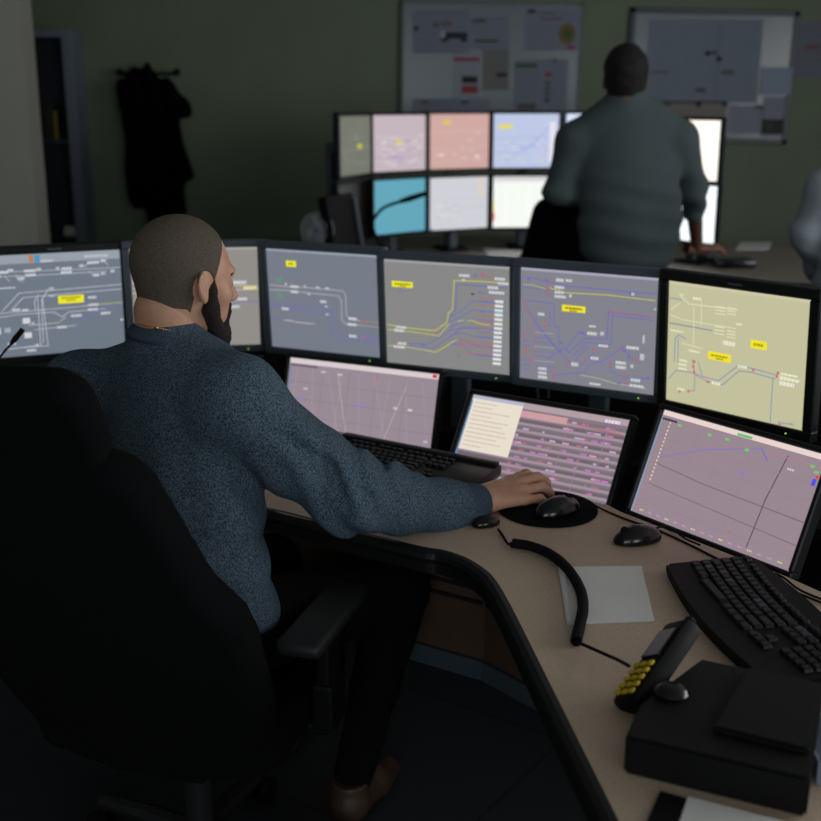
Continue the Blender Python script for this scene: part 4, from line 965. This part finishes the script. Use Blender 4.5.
# side-on box with a pale edge, and the fan, left of the back screens
c = at(341, 222, 5.9); e = thing('tilted_display', 'dark panel seen edge-on with a pale blue-grey rim left of the back monitors', 'display', (c.x, c.y, RZ), (0, R(0), R(66)))
bm = bx((0, 0, .20), (.30, .05, .36), Euler((R(-10), 0, 0)), bev=.006); obj('panel', bm, M['black'], e)
obj('rim', bx((.14, -.035, .19), (.016, .02, .33), Euler((R(-10), 0, 0)), bev=.004), M['cab'], e)
obj('foot', bx((0, .02, .012), (.2, .2, .024), bev=.005), M['black'], e)
c = at(318, 230, 5.8); e = thing('desk_fan', 'round pale desk fan at the left end of the back desk', 'fan', (c.x, c.y, RZ), (0, 0, R(-15)))
hz = c.z-RZ
obj('fan_base', lathe(bmesh.new(), [(.06, 0), (.06, .012), (.014, .03), (.012, max(.05, hz-.05))], 20), M['cab'], e, smooth=True)
bm = bmesh.new()
for r_ in (.022, .04, .058, .076, .088):
    yy = -.03+.02*(r_/.088)**2
    tube(bm, [Vector((r_*math.cos(t), yy, hz+r_*math.sin(t))) for t in [2*math.pi*i/24 for i in range(25)]], .0022, 5)
for i in range(16):
    t = 2*math.pi*i/16; tube(bm, [Vector((.02*math.cos(t), -.03, hz+.02*math.sin(t))), Vector((.088*math.cos(t), -.01, hz+.088*math.sin(t)))], .0016, 4)
obj('fan_guard', bm, M['clear'], e, smooth=True)
bm = bmesh.new()
for i in range(4):
    t = math.pi/2*i; vs = [bm.verts.new((r_*math.cos(t+a), .0+a*.03, hz+r_*math.sin(t+a))) for r_, a in ((.012, 0), (.07, .1), (.078, .6), (.03, .8))]; bm.faces.new(vs)
obj('fan_blade', bm, M['clear'], e); obj('motor', cyl(bmesh.new(), (0, -.02, hz), (0, .06, hz), .03), M['cab'], e, smooth=True)
for (pp, l) in ((((483, 248), (528, 252), (530, 262), (490, 258)), 'white papers lying on the back desk behind the front monitors'), (((740, 243), (772, 243), (768, 250), (736, 250)), 'pale paper on the right part of the back desk')):
    q = [on(x, y, RZ) for x, y in pp]; tag(obj('paper_sheet', prism(bmesh.new(), [(a.x, a.y) for a in q][::-1], RZ+.0005, RZ+.004), M['paper']), l, 'paper')
c = on(735, 268, RZ); tag(obj('desk_telephone', bx((c.x, c.y+.05, RZ+.022), (.2, .16, .042), bev=.01), M['gloss'], smooth=True), 'low black device on the back desk below the standing man\'s hand', 'device')

# ---------------------------------------------------------------- swivel chairs
def swivel(label, loc_, yaw, rec=14, head=True):
    e = thing('swivel_chair', label, 'office chair', loc_, (0, 0, yaw), 'high-backed swivel chairs')
    rc = R(rec)
    def back(X, Y, Z):
        # un-recline around the hinge
        y = Y+.20; z = Z-.46; Yr = y*math.cos(rc)+z*math.sin(rc); Zr = -y*math.sin(rc)+z*math.cos(rc)
        t = np.clip(Zr/.70, 0, 1); w = np.interp(Zr, [-.09, .0, .10, .22, .30, .36, .44, .58, .70], [.20, .23, .25, .26, .265, .26, .225, .195, .165])
        yc = .7*X**2-.03*np.sin(t*3.0)
        d1 = np.abs(X)-w+.05; d2 = np.abs(Yr-yc)-.042+.03; d3 = np.abs(Zr-.31)-.41+.08
        a = np.sqrt(np.maximum(d1, 0)**2+np.maximum(d3, 0)**2)+np.minimum(np.maximum(d1, d3), 0)-.065
        return smax(a, np.abs(Yr-yc)-.042, .035)
    def headr(X, Y, Z):
        y = Y+.20; z = Z-.46; Yr = y*math.cos(rc)+z*math.sin(rc); Zr = -y*math.sin(rc)+z*math.cos(rc)
        a = np.sqrt(np.maximum(np.abs(X)-.09, 0)**2+np.maximum(np.abs(Zr-.762)-.035, 0)**2)-.055
        return smax(a, np.abs(Yr-.4*X**2-.005)-.035, .03)
    v, f = surf(back, (-.34, -.72, .30), (.34, .12, 1.24), .011); link('backrest', join_mesh('backrest', [(v, f)]), M['fabric'], e, True)
    if head: v, f = surf(headr, (-.24, -.76, .95), (.24, .1, 1.42), .009); link('headrest', join_mesh('headrest', [(v, f)]), M['fabric'], e, True)
    def seat(X, Y, Z):
        a = np.sqrt(np.maximum(np.abs(X)-.17, 0)**2+np.maximum(np.abs(Y-.03)-.16, 0)**2)-.085
        return smax(a, np.abs(Z-.44-.0*X)-.04, .03)
    v, f = surf(seat, (-.3, -.3, .36), (.3, .34, .52), .011); link('seat', join_mesh('seat', [(v, f)]), M['fabric'], e, True)
    obj('seat_mechanism', bx((0, -.02, .375), (.2, .3, .05), bev=.01), M['black'], e)
    obj('back_bracket', tube(bmesh.new(), catmull([(0, -.05, .37), (0, -.13, .375), (0, -.155, .40), (0, -.17, .47)], 5), .022, 10), M['black'], e, smooth=True)
    for s in (-1, 1):
        ap = obj('armrest', bx((s*.280, .02, .635), (.09, .30, .032), bev=.014, seg=3), M['pu'], e, smooth=True)
        b = bmesh.new(); box(b, (s*.285, .02, .53), (.03, .07, .19), bev=.008); box(b, (s*.235, .02, .41), (.12, .07, .025), bev=.008); box(b, (s*.285, .02, .46), (.045, .085, .10), bev=.008)
        obj('armrest_post', b, M['black'], ap)
    obj('gas_column', cyl(cyl(bmesh.new(), (0, 0, .10), (0, 0, .26), .03), (0, 0, .26), (0, 0, .36), .018), M['satin'], e, smooth=True)
    b = bmesh.new(); cyl(b, (0, 0, .08), (0, 0, .13), .05)
    for k in range(5):
        t = 2*math.pi*k/5+.3; tube(b, [(0, 0, .115), (.16*math.cos(t), .16*math.sin(t), .10), (.31*math.cos(t), .31*math.sin(t), .075)], [.026, .022, .016], 8)
    obj('star_base', b, M['satin'], e, smooth=True)
    for k in range(5):
        t = 2*math.pi*k/5+.3; x, y = .31*math.cos(t), .31*math.sin(t)
        b = bmesh.new()
        for s in (-1, 1): cyl(b, (x-math.sin(t)*.012*s, y+math.cos(t)*.012*s, .028), (x-math.sin(t)*.026*s, y+math.cos(t)*.026*s, .028), .028)
        cyl(b, (x, y, .03), (x, y, .075), .009); obj('caster', b, M['rubber'], e, smooth=True)
    return e
CHX, CHY, CHA = -.44, 2.10, R(-16)
ch = swivel('large black high-backed swivel chair under the seated man in the foreground', (CHX, CHY, 0), CHA, 25)
swivel('black swivel chair half hidden by the standing man at the back desk', (.80, 5.75, 0), R(-6), 7, False)
# ---------------------------------------------------------------- people
def rotm(yaw, pitch=0, roll=0):
    return Matrix.Rotation(-R(yaw), 3, 'Z') @ Matrix.Rotation(-R(pitch), 3, 'X') @ Matrix.Rotation(R(roll), 3, 'Y')
def mm(m): return [[m[i][j] for j in range(3)] for i in range(3)]
def tup(*a): return [tuple(v) for v in a]
def eul(e, name, v, f, m, parent):
    return link(name, join_mesh(name, [(v-np.array(e.location), f)]), m, parent, True)

# --- the seated man
HC = Vector((-.446, 2.255, 1.264)); HM = rotm(50, 10, -2); HS = .985
N0 = at(166, 349, 2.21); Rs = at(238, 402, 2.09); Ls = at(80, 392, 2.28); El = at(350, 490, 2.12); Wr = at(482, 504, 2.335)
UA = at(292, 452, 2.10); FA1 = at(398, 499, 2.19); FA2 = at(440, 505, 2.27)
LEl = Vector((-.74, 2.44, .87)); LWr = Vector((-.56, 2.66, .80))
Ch = at(186, 442, 2.17); Wa = at(190, 530, 2.12); Pe = Vector((-.43, 2.10, .625))
tm = mm(rotm(27, 12)); tm2 = mm(rotm(25, 8))
man = thing('person', 'seated man with shaved head, dark beard and heather blue sweater, right hand on a mouse', 'person', (Pe.x, Pe.y, .48))
def core(X, Y, Z):
    P = [X, Y, Z]
    d = ell(P, tuple(Ch), (.145, .10, .18), tm); d = smin(d, ell(P, tuple(Wa), (.135, .10, .17), tm2), .05); d = smin(d, ell(P, tuple(Pe+Vector((0, 0, .02))), (.15, .11, .12), tm2), .05)
    NL = N0-Vector((0, 0, .10)); d = smin(d, cap(P, tuple(NL), tuple(Ls), .035, .045), .04); d = smin(d, cap(P, tuple(NL), tuple(Rs), .035, .045), .04)
    d = smin(d, chain(P, tup(Rs, UA, El, FA1, FA2, Wr), [.05, .045, .042, .036, .03, .024], .02), .03)
    d = smin(d, chain(P, tup(Ls, LEl, LWr), [.05, .042, .026], .02), .03)
    return smin(d, cap(P, tuple(N0-Vector((0, 0, .09))), tuple(N0+Vector((.01, 0, .0))), .042, .048), .01)
cv, cf = surf(core, (-1.0, 1.85, .45), (.25, 2.85, 1.2), .012)
hv, hf = head_part(HC, HM, .0028, HS)
nk0 = HC+HM @ Vector((0, -.040, -.070)); 
def neck(X, Y, Z):
    P = [X, Y, Z]; d = cap(P, tuple(nk0), tuple(N0+Vector((.005, 0, -.02))), .056, .058)
    return smin(d, cap(P, tuple(nk0+Vector((.02, -.01, -.05))), tuple(N0+Vector((0, -.005, -.02))), .05, .052), .02)
nv, nf = surf(neck, tuple(N0-Vector((.14, .14, .09))), tuple(HC+Vector((.1, .1, .02))), .004)
HX = Vector((MD.x, MD.y, -.005))
rv, rf_ = hand_part(Wr+Vector((.004, 0, .008)), HX, (.08, -.20, 1), False, .52, .0025, 1.12)
lv, lf = hand_part(LWr, (.35, .9, -.08), (0, 0, 1), True, .45, .0035)
bo = link('body', join_mesh('body', [(q-np.array(man.location), g) for q, g in ((cv, cf), (hv, hf), (nv, nf), (rv, rf_), (lv, lf))]), M['skin'], man, True)

def sweater(X, Y, Z):
    P = [X, Y, Z]
    d = ell(P, tuple(Ch), (.164, .128, .215), tm); d = smin(d, ell(P, tuple(Wa+Vector((.005, 0, 0))), (.149, .13, .19), tm2), .06)
    d = smin(d, ell(P, tuple(Pe+Vector((.0, 0, .02))), (.190, .145, .125), tm2), .05)
    b = at(247, 582, 2.06); d = smin(d, sph(P, tuple(b+Vector((-.05, .02, 0))), .062), .05)
    d = smin(d, cap(P, tuple(N0+Vector((0, 0, -.025))), tuple(Ls+Vector((.02, 0, .0))), .062, .074), .05); d = smin(d, cap(P, tuple(N0+Vector((0, 0, -.025))), tuple(Rs), .062, .078), .05)
    d = smin(d, cap(P, tuple(N0+Vector((0, 0, -.06))), tuple(N0+Vector((.004, .004, .012))), .072, .0655), .025)
    arm = chain(P, tup(Rs, UA, El, FA1, FA2, Wr-Vector((.012, .005, 0))), [.088, .080, .078, .066, .054, .041], .03)
    # folds across the sleeve
    t = (X-El.x); fold = .007*np.sin(t*150+Z*60)*np.exp(-((X-El.x-.05)/.10)**2)*np.clip((Z-El.z+.04)/.06, 0, 1)
    fold = fold+.009*np.sin((X*.8+Z*.6)*95+2*np.sin(Z*25))*np.exp(-((X-El.x+.03)/.09)**2)
    arm = arm+fold
    la = chain(P, tup(Ls, LEl, LWr-Vector((.01, .02, 0))), [.082, .066, .040], .03)
    d = smin(d, arm, .035); d = smin(d, la, .04)
    q = np.sqrt((X-Rs.x+.07)**2+(Y-Rs.y-.0)**2+(Z-Rs.z+.14)**2)
    d = d+.009*wob(P, 16, 1.0)*np.clip((1.12-Z)/.2, 0, 1)+.007*np.sin(Z*70+X*30+2*wob(P, 10))*np.clip((.86-Z)/.1, 0, 1)*np.exp(-((X-Pe.x-.1)/.16)**2)
    d = d+.006*np.sin((X-Y*.4)*60+Z*20)*np.exp(-(q/.11)**2)
    d = smax(d, -(Z-.545), .01)
    d = smax(d, (X-Wr.x+.002)+.35*(Y-Wr.y), .006)                # the cuff's end
    return d
sv, sf = surf(sweater, (-1.0, 1.83, .5), (.22, 2.75, 1.24), .0075)
sw = eul(man, 'sweater', sv, sf, M['sweat'], man)
cufd = (Wr-FA2).normalized(); ring = []
cu = bmesh.new(); cc = Wr-cufd*.004
tube(cu, [cc-cufd*.060, cc-cufd*.05, cc-cufd*.02, cc-cufd*.004, cc+cufd*.002, cc+cufd*.001], [.044, .0475, .0445, .0425, .038, .026], 32)
for v in cu.verts: v.co -= Vector(man.location)
obj('cuff', cu, M['rib'], sw, smooth=True)
cn = Vector((.16, .12, 1)).normalized(); cq = cn.to_track_quat('Z', 'Y').to_matrix(); cb = bmesh.new(); NC = N0+Vector((.004, .004, .036))
def ringp(r, h, n=41, c=NC): return [c+cq @ Vector((r*math.cos(2*math.pi*i/(n-1)), r*1.0*math.sin(2*math.pi*i/(n-1)), h)) for i in range(n)]
for h_, r_, t_ in ((-.014, .069, .010), (-.005, .0645, .009)):
    tube(cb, [p-Vector(man.location) for p in ringp(r_, h_)], t_, 10, cap=False)
obj('collar', cb, M['rib'], sw, smooth=True)
cb = bmesh.new(); 
for i, p in enumerate(ringp(.0600, .008, 90)):
    if i % 1 == 0: bmesh.ops.create_icosphere(cb, subdivisions=1, radius=.0016 if i % 11 else .0028, matrix=Matrix.Translation(p-Vector(man.location)))
obj('necklace', cb, M['gold'], man, smooth=True)
# shaved hair: a thin shell over the skull
def hair(X, Y, Z):
    P = [X, Y, Z]; s = head_sdf(P)-.0016
    q = np.abs(X)
    line = Y-(.052+.25*(Z-.06)-.30*np.clip(q-.045, 0, 1))                # hairline above the brow
    nape = -(Z+.062+.9*np.clip(Y+.02, 0, .03)-.0)                         # nape
    ear = .0215-np.sqrt((Y-.004)**2+((Z+.013)*.72)**2)
    d = smax(s, line, .006); d = smax(d, nape, .006); d = smax(d, np.where((q > .055), ear, -1), .004)
    side = np.where((Y > -.012) & (Z < -.005), -Z-.005, -1); return smax(d, side, .004)
v, f = surf(hair, (-.105, -.13, -.09), (.105, .12, .135), .0028); v = (v*HS) @ np.array(HM).T+np.array(HC)
eul(man, 'hair', v, f, M['buzz'], man)
def beard(X, Y, Z):
    q = [np.abs(X), Y, Z]
    d = chain(q, [(.0665, .026, .006), (.0635, .027, -.020), (.060, .032, -.055)], [.0055, .0115, .016], .004)
    d = smin(d, cap(q, (.060, .028, -.058), (.042, .058, -.100), .016, .020), .015)
    d = smin(d, ell([X, Y, Z], (0, .078, -.112), (.042, .036, .044)), .02)
    d = smin(d, cap(q, (.003, .108, -.047), (.028, .090, -.060), .006, .007), .006)
    d = smin(d, cap(q, (.028, .088, -.062), (.036, .078, -.090), .008, .012), .01)
    return d+.0015*np.sin(X*900)*np.sin(Y*700+Z*400)
v, f = surf(beard, (-.1, -.02, -.17), (.1, .13, .02), .0028); v = (v*HS) @ np.array(HM).T+np.array(HC)
eul(man, 'beard', v, f, M['beard'], man)
for s in (-1, 1):
    b = bmesh.new(); tube(b, [(HC+(HM @ Vector(p))*HS)-Vector(man.location) for p in ((s*.012, .099, .019), (s*.028, .095, .025), (s*.044, .083, .020), (s*.050, .076, .014))], [.003, .0042, .0038, .002], 8)
    obj('eyebrow', b, M['beard'], man, smooth=True)
    b = bmesh.new(); bmesh.ops.create_uvsphere(b, u_segments=14, v_segments=10, radius=.0105*HS, matrix=Matrix.Translation((HC+(HM @ Vector((s*.0308, .0835, -.0035)))*HS)-Vector(man.location)))
    obj('eye', b, M['gloss'], man, smooth=True)
tr = lambda p: tuple(p)
RK = Vector((-.03, 2.31, .575)); LK = Vector((-.32, 2.46, .565)); RA = Vector((-.13, 2.33, .10)); LA = Vector((-.32, 2.62, .10))
def legs(X, Y, Z):
    P = [X, Y, Z]; d = ell(P, (Pe.x, Pe.y, .60), (.175, .14, .10), tm2)
    d = smin(d, chain(P, [(Pe.x+.09, Pe.y+.0, .585), tr(RK), tr(RA)], [.098, .068, .046], .03), .03)
    d = smin(d, chain(P, [(Pe.x-.06, Pe.y+.06, .585), tr(LK), tr(LA)], [.098, .068, .046], .03), .03)
    d = d+.004*wob(P, 30)
    return smax(smax(d, -(Z-.075), .005), .488-Z-np.where(np.sqrt((X-Pe.x)**2+(Y-Pe.y)**2) < .24, 0, 9), .005)
v, f = surf(legs, (-.75, 1.9, .04), (.15, 2.65, .76), .011); eul(man, 'trousers', v, f, M['trous'], man)
def shoe_part(a, yaw, mt, parent, e):
    m = mm(rotm(yaw))
    def fn(X, Y, Z):
        P = [X, Y, Z]; d = cap(P, (0, -.03, .045), (0, .10, .032), .042, .036); d = smin(d, cap(P, (0, .1, .03), (0, .17, .026), .04, .032), .02)
        d = smin(d, cap(P, (0, -.02, .05), (0, -.02, .10), .042, .042), .02); return smax(smax(d, .002-Z, .004), Z-.105, .004)
    v, f = surf(fn, (-.07, -.1, -.01), (.07, .23, .13), .006); v = v @ np.array(rotm(yaw)).T+np.array(a)
    eul(e, 'shoe', v, f, mt, parent)
shoe_part((RA.x, RA.y, 0), 25, M['shoe'], man, man); shoe_part((LA.x, LA.y, 0), 15, M['shoe'], man, man)

# --- people standing
def standing(label, Y0, q, cloth, top_name, hairm, yaw, head, hs, gp=None):
    e = thing('person', label, 'person', (q['hip'].x, q['hip'].y, 0)); E = np.array(e.location)
    hm = rotm(yaw, 4); tmx = mm(rotm(q.get('ty', 0)))
    hv, hf = head_part(head, hm, .006, hs)
    N, Ls, Rs, C_, W_a, Hp = q['neck'], q['ls'], q['rs'], q['chest'], q['waist'], q['hip']
    def core(X, Y, Z):
        P = [X, Y, Z]; d = cap(P, tr(head+Vector((0, -.03, -.06))), tr(N), .058, .064)
        d = smin(d, ell(P, tr(C_), (q['cw']-.03, .10, .22), tmx), .05); d = smin(d, ell(P, tr(W_a), (q['cw']-.035, .10, .2), tmx), .05)
        for s, el, wr in (('ls', 'le', 'lw'), ('rs', 're', 'rw')):
            d = smin(d, chain(P, tup(q[s], q[el], q[wr]), [.055, .042, .028], .02), .03)
        return d
    lo = (min(q['lw'].x, q['rw'].x, q['le'].x, q['re'].x, Hp.x-.3)-.12, Hp.y-.35, Hp.z-.1); hi = (max(q['rw'].x, q['re'].x, Hp.x+.3)+.12, max(q['rw'].y, q['lw'].y)+.15, head.z+.12)
    cv, cf = surf(core, lo, hi, .012)
    r1 = hand_part(q['rw'], q['rd'], (0, 0, 1), False, .4, .005); l1 = hand_part(q['lw'], q['ld'], (0, 0, 1), True, .4, .005)
    link('body', join_mesh('body', [(v-E, f) for v, f in ((hv, hf), (cv, cf), r1, l1)]), M['skind'], e, True)
    def top(X, Y, Z):
        P = [X, Y, Z]; d = ell(P, tr(C_), (q['cw'], .14, .27), tmx); d = smin(d, ell(P, tr(W_a), (q['cw'], .145, .27), tmx), .06)
        d = smin(d, cap(P, tr(N-Vector((0, .01, .08))), tr(N+Vector((0, -.012, .012))), .080, .070), .03); d = smin(d, cap(P, tr(N-Vector((0, 0, .04))), tr(Ls), .065, .08), .05); d = smin(d, cap(P, tr(N-Vector((0, 0, .03))), tr(Rs), .065, .08), .05)
        for s, el, wr in (('ls', 'le', 'lw'), ('rs', 're', 'rw')):
            k = q['sleeve']; w2 = q[el].lerp(q[wr], k); d = smin(d, chain(P, tup(q[s], q[el], w2), [.080, .064, .056], .03), .03)
        d = d+.007*wob(P, 20)+.005*np.sin(Z*60+X*12+2*wob(P, 9))*np.clip((C_.z+.02-Z)/.2, 0, 1)
        d = smax(d, (Hp.z-.02)-Z, .01)
        return d
    v, f = surf(top, lo, hi, .011); tp = eul(e, top_name, v, f, cloth, e)
    cb = bmesh.new(); tube(cb, [N+Vector((.068*math.cos(t), .068*math.sin(t)-.01, .020+.006*math.sin(t)))-Vector(e.location) for t in [2*math.pi*i/30 for i in range(31)]], .014, 8, cap=False); obj('collar', cb, cloth, tp, smooth=True)
    def hr(X, Y, Z):
        s = smin(ell([X, Y, Z], (0, -.014, .030), (.078, .100, .092)), ell([X, Y, Z], (0, -.022, -.035), (.064, .068, .075)), .03)-.011-.003*wob([X, Y, Z], 90); qx = np.abs(X)
        d = smax(s, Y-(.055+.25*(Z-.06)), .008); d = smax(d, -(Z+.088+.5*np.clip(Y+.03, 0, .1)), .008)
        return smax(d, np.where(qx > .055, .034-np.sqrt((Y-.006)**2+((Z+.020)*.8)**2), -1), .012)
    v, f = surf(hr, (-.12, -.14, -.1), (.12, .12, .15), .006); v = (v*hs) @ np.array(hm).T+np.array(head); eul(e, 'hair', v, f, hairm, e)
    def lg(X, Y, Z):
        P = [X, Y, Z]; d = ell(P, tr(Hp), (q['cw']-.02, .14, .14), tmx)
        for s in (-1, 1): d = smin(d, chain(P, [(Hp.x+s*.10, Hp.y, Hp.z-.06), (Hp.x+s*.11, Hp.y+.02, .50), (Hp.x+s*.12, Hp.y, .10)], [.105, .075, .055], .03), .03)
        return smax(smax(d+.005*wob(P, 25), .06-Z, .005), Z-Hp.z-.04, .01)
    v, f = surf(lg, (Hp.x-.35, Hp.y-.25, .03), (Hp.x+.35, Hp.y+.25, Hp.z+.12), .014); eul(e, 'trousers', v, f, M['trous'], e)
    for s in (-1, 1): shoe_part((Hp.x+s*.12, Hp.y+.01, 0), yaw*.3+s*6, M['black'], e, e)
    return e
A = 5.05
standing('dark-haired person in a grey knitted top standing with back turned before the bright back monitors', A,
  dict(neck=at(626, 97, A), ls=at(575, 141, A), rs=at(679, 139, A), chest=at(628, 160, A), waist=at(630, 222, A), hip=at(631, 285, A), cw=.228, ty=0,
       le=at(559, 190, A+.02), lw=at(597, 208, A+.30), re=at(693, 188, A+.10), rw=at(697, 249, A+.42), rd=(.85, .5, -.12), ld=(.5, .9, 0), sleeve=.34),
  M['grey'], 'knitted_top', M['hair'], 4, at(625, 78, A+.01), 1.06)
B = 4.55
standing('person in a pale blue shirt cut off by the right edge of the picture', B,
  dict(neck=at(868, 150, B), ls=at(826, 188, B), rs=at(916, 200, B), chest=at(868, 215, B), waist=at(864, 285, B), hip=at(862, 350, B), cw=.20, ty=0,
       le=at(807, 232, B+.02), lw=at(822, 275, B+.20), re=at(930, 262, B+.02), rw=at(900, 270, B+.28), rd=(-.3, .9, -.1), ld=(.3, .9, -.1), sleeve=.9),
  M['shirt'], 'shirt', M['hair'], 0, at(868, 112, B+.01), 1.0)
# ---------------------------------------------------------------- world, camera, view
w = bpy.data.worlds.new('daylight_sky'); sc.world = w; w.use_nodes = True
bg = w.node_tree.nodes['Background']; bg.inputs['Color'].default_value = (.75, .88, 1, 1); bg.inputs['Strength'].default_value = .35
cam = bpy.data.cameras.new('camera'); co = bpy.data.objects.new('camera', cam); COL.objects.link(co)
co.location = (0, 0, CH); co.rotation_euler = (math.pi/2-PITCH, 0, 0)
cam.sensor_width = 36; cam.sensor_fit = 'HORIZONTAL'; cam.lens = 36*F/821.0
cam.dof.use_dof = True; cam.dof.focus_distance = 2.2; cam.dof.aperture_fstop = 3.5
sc.camera = co
sc.view_settings.view_transform = 'Standard'; sc.view_settings.look = 'None'
sc.view_settings.exposure = 0; sc.view_settings.gamma = 1
try: sc.view_settings.use_curve_mapping = False
except Exception: pass
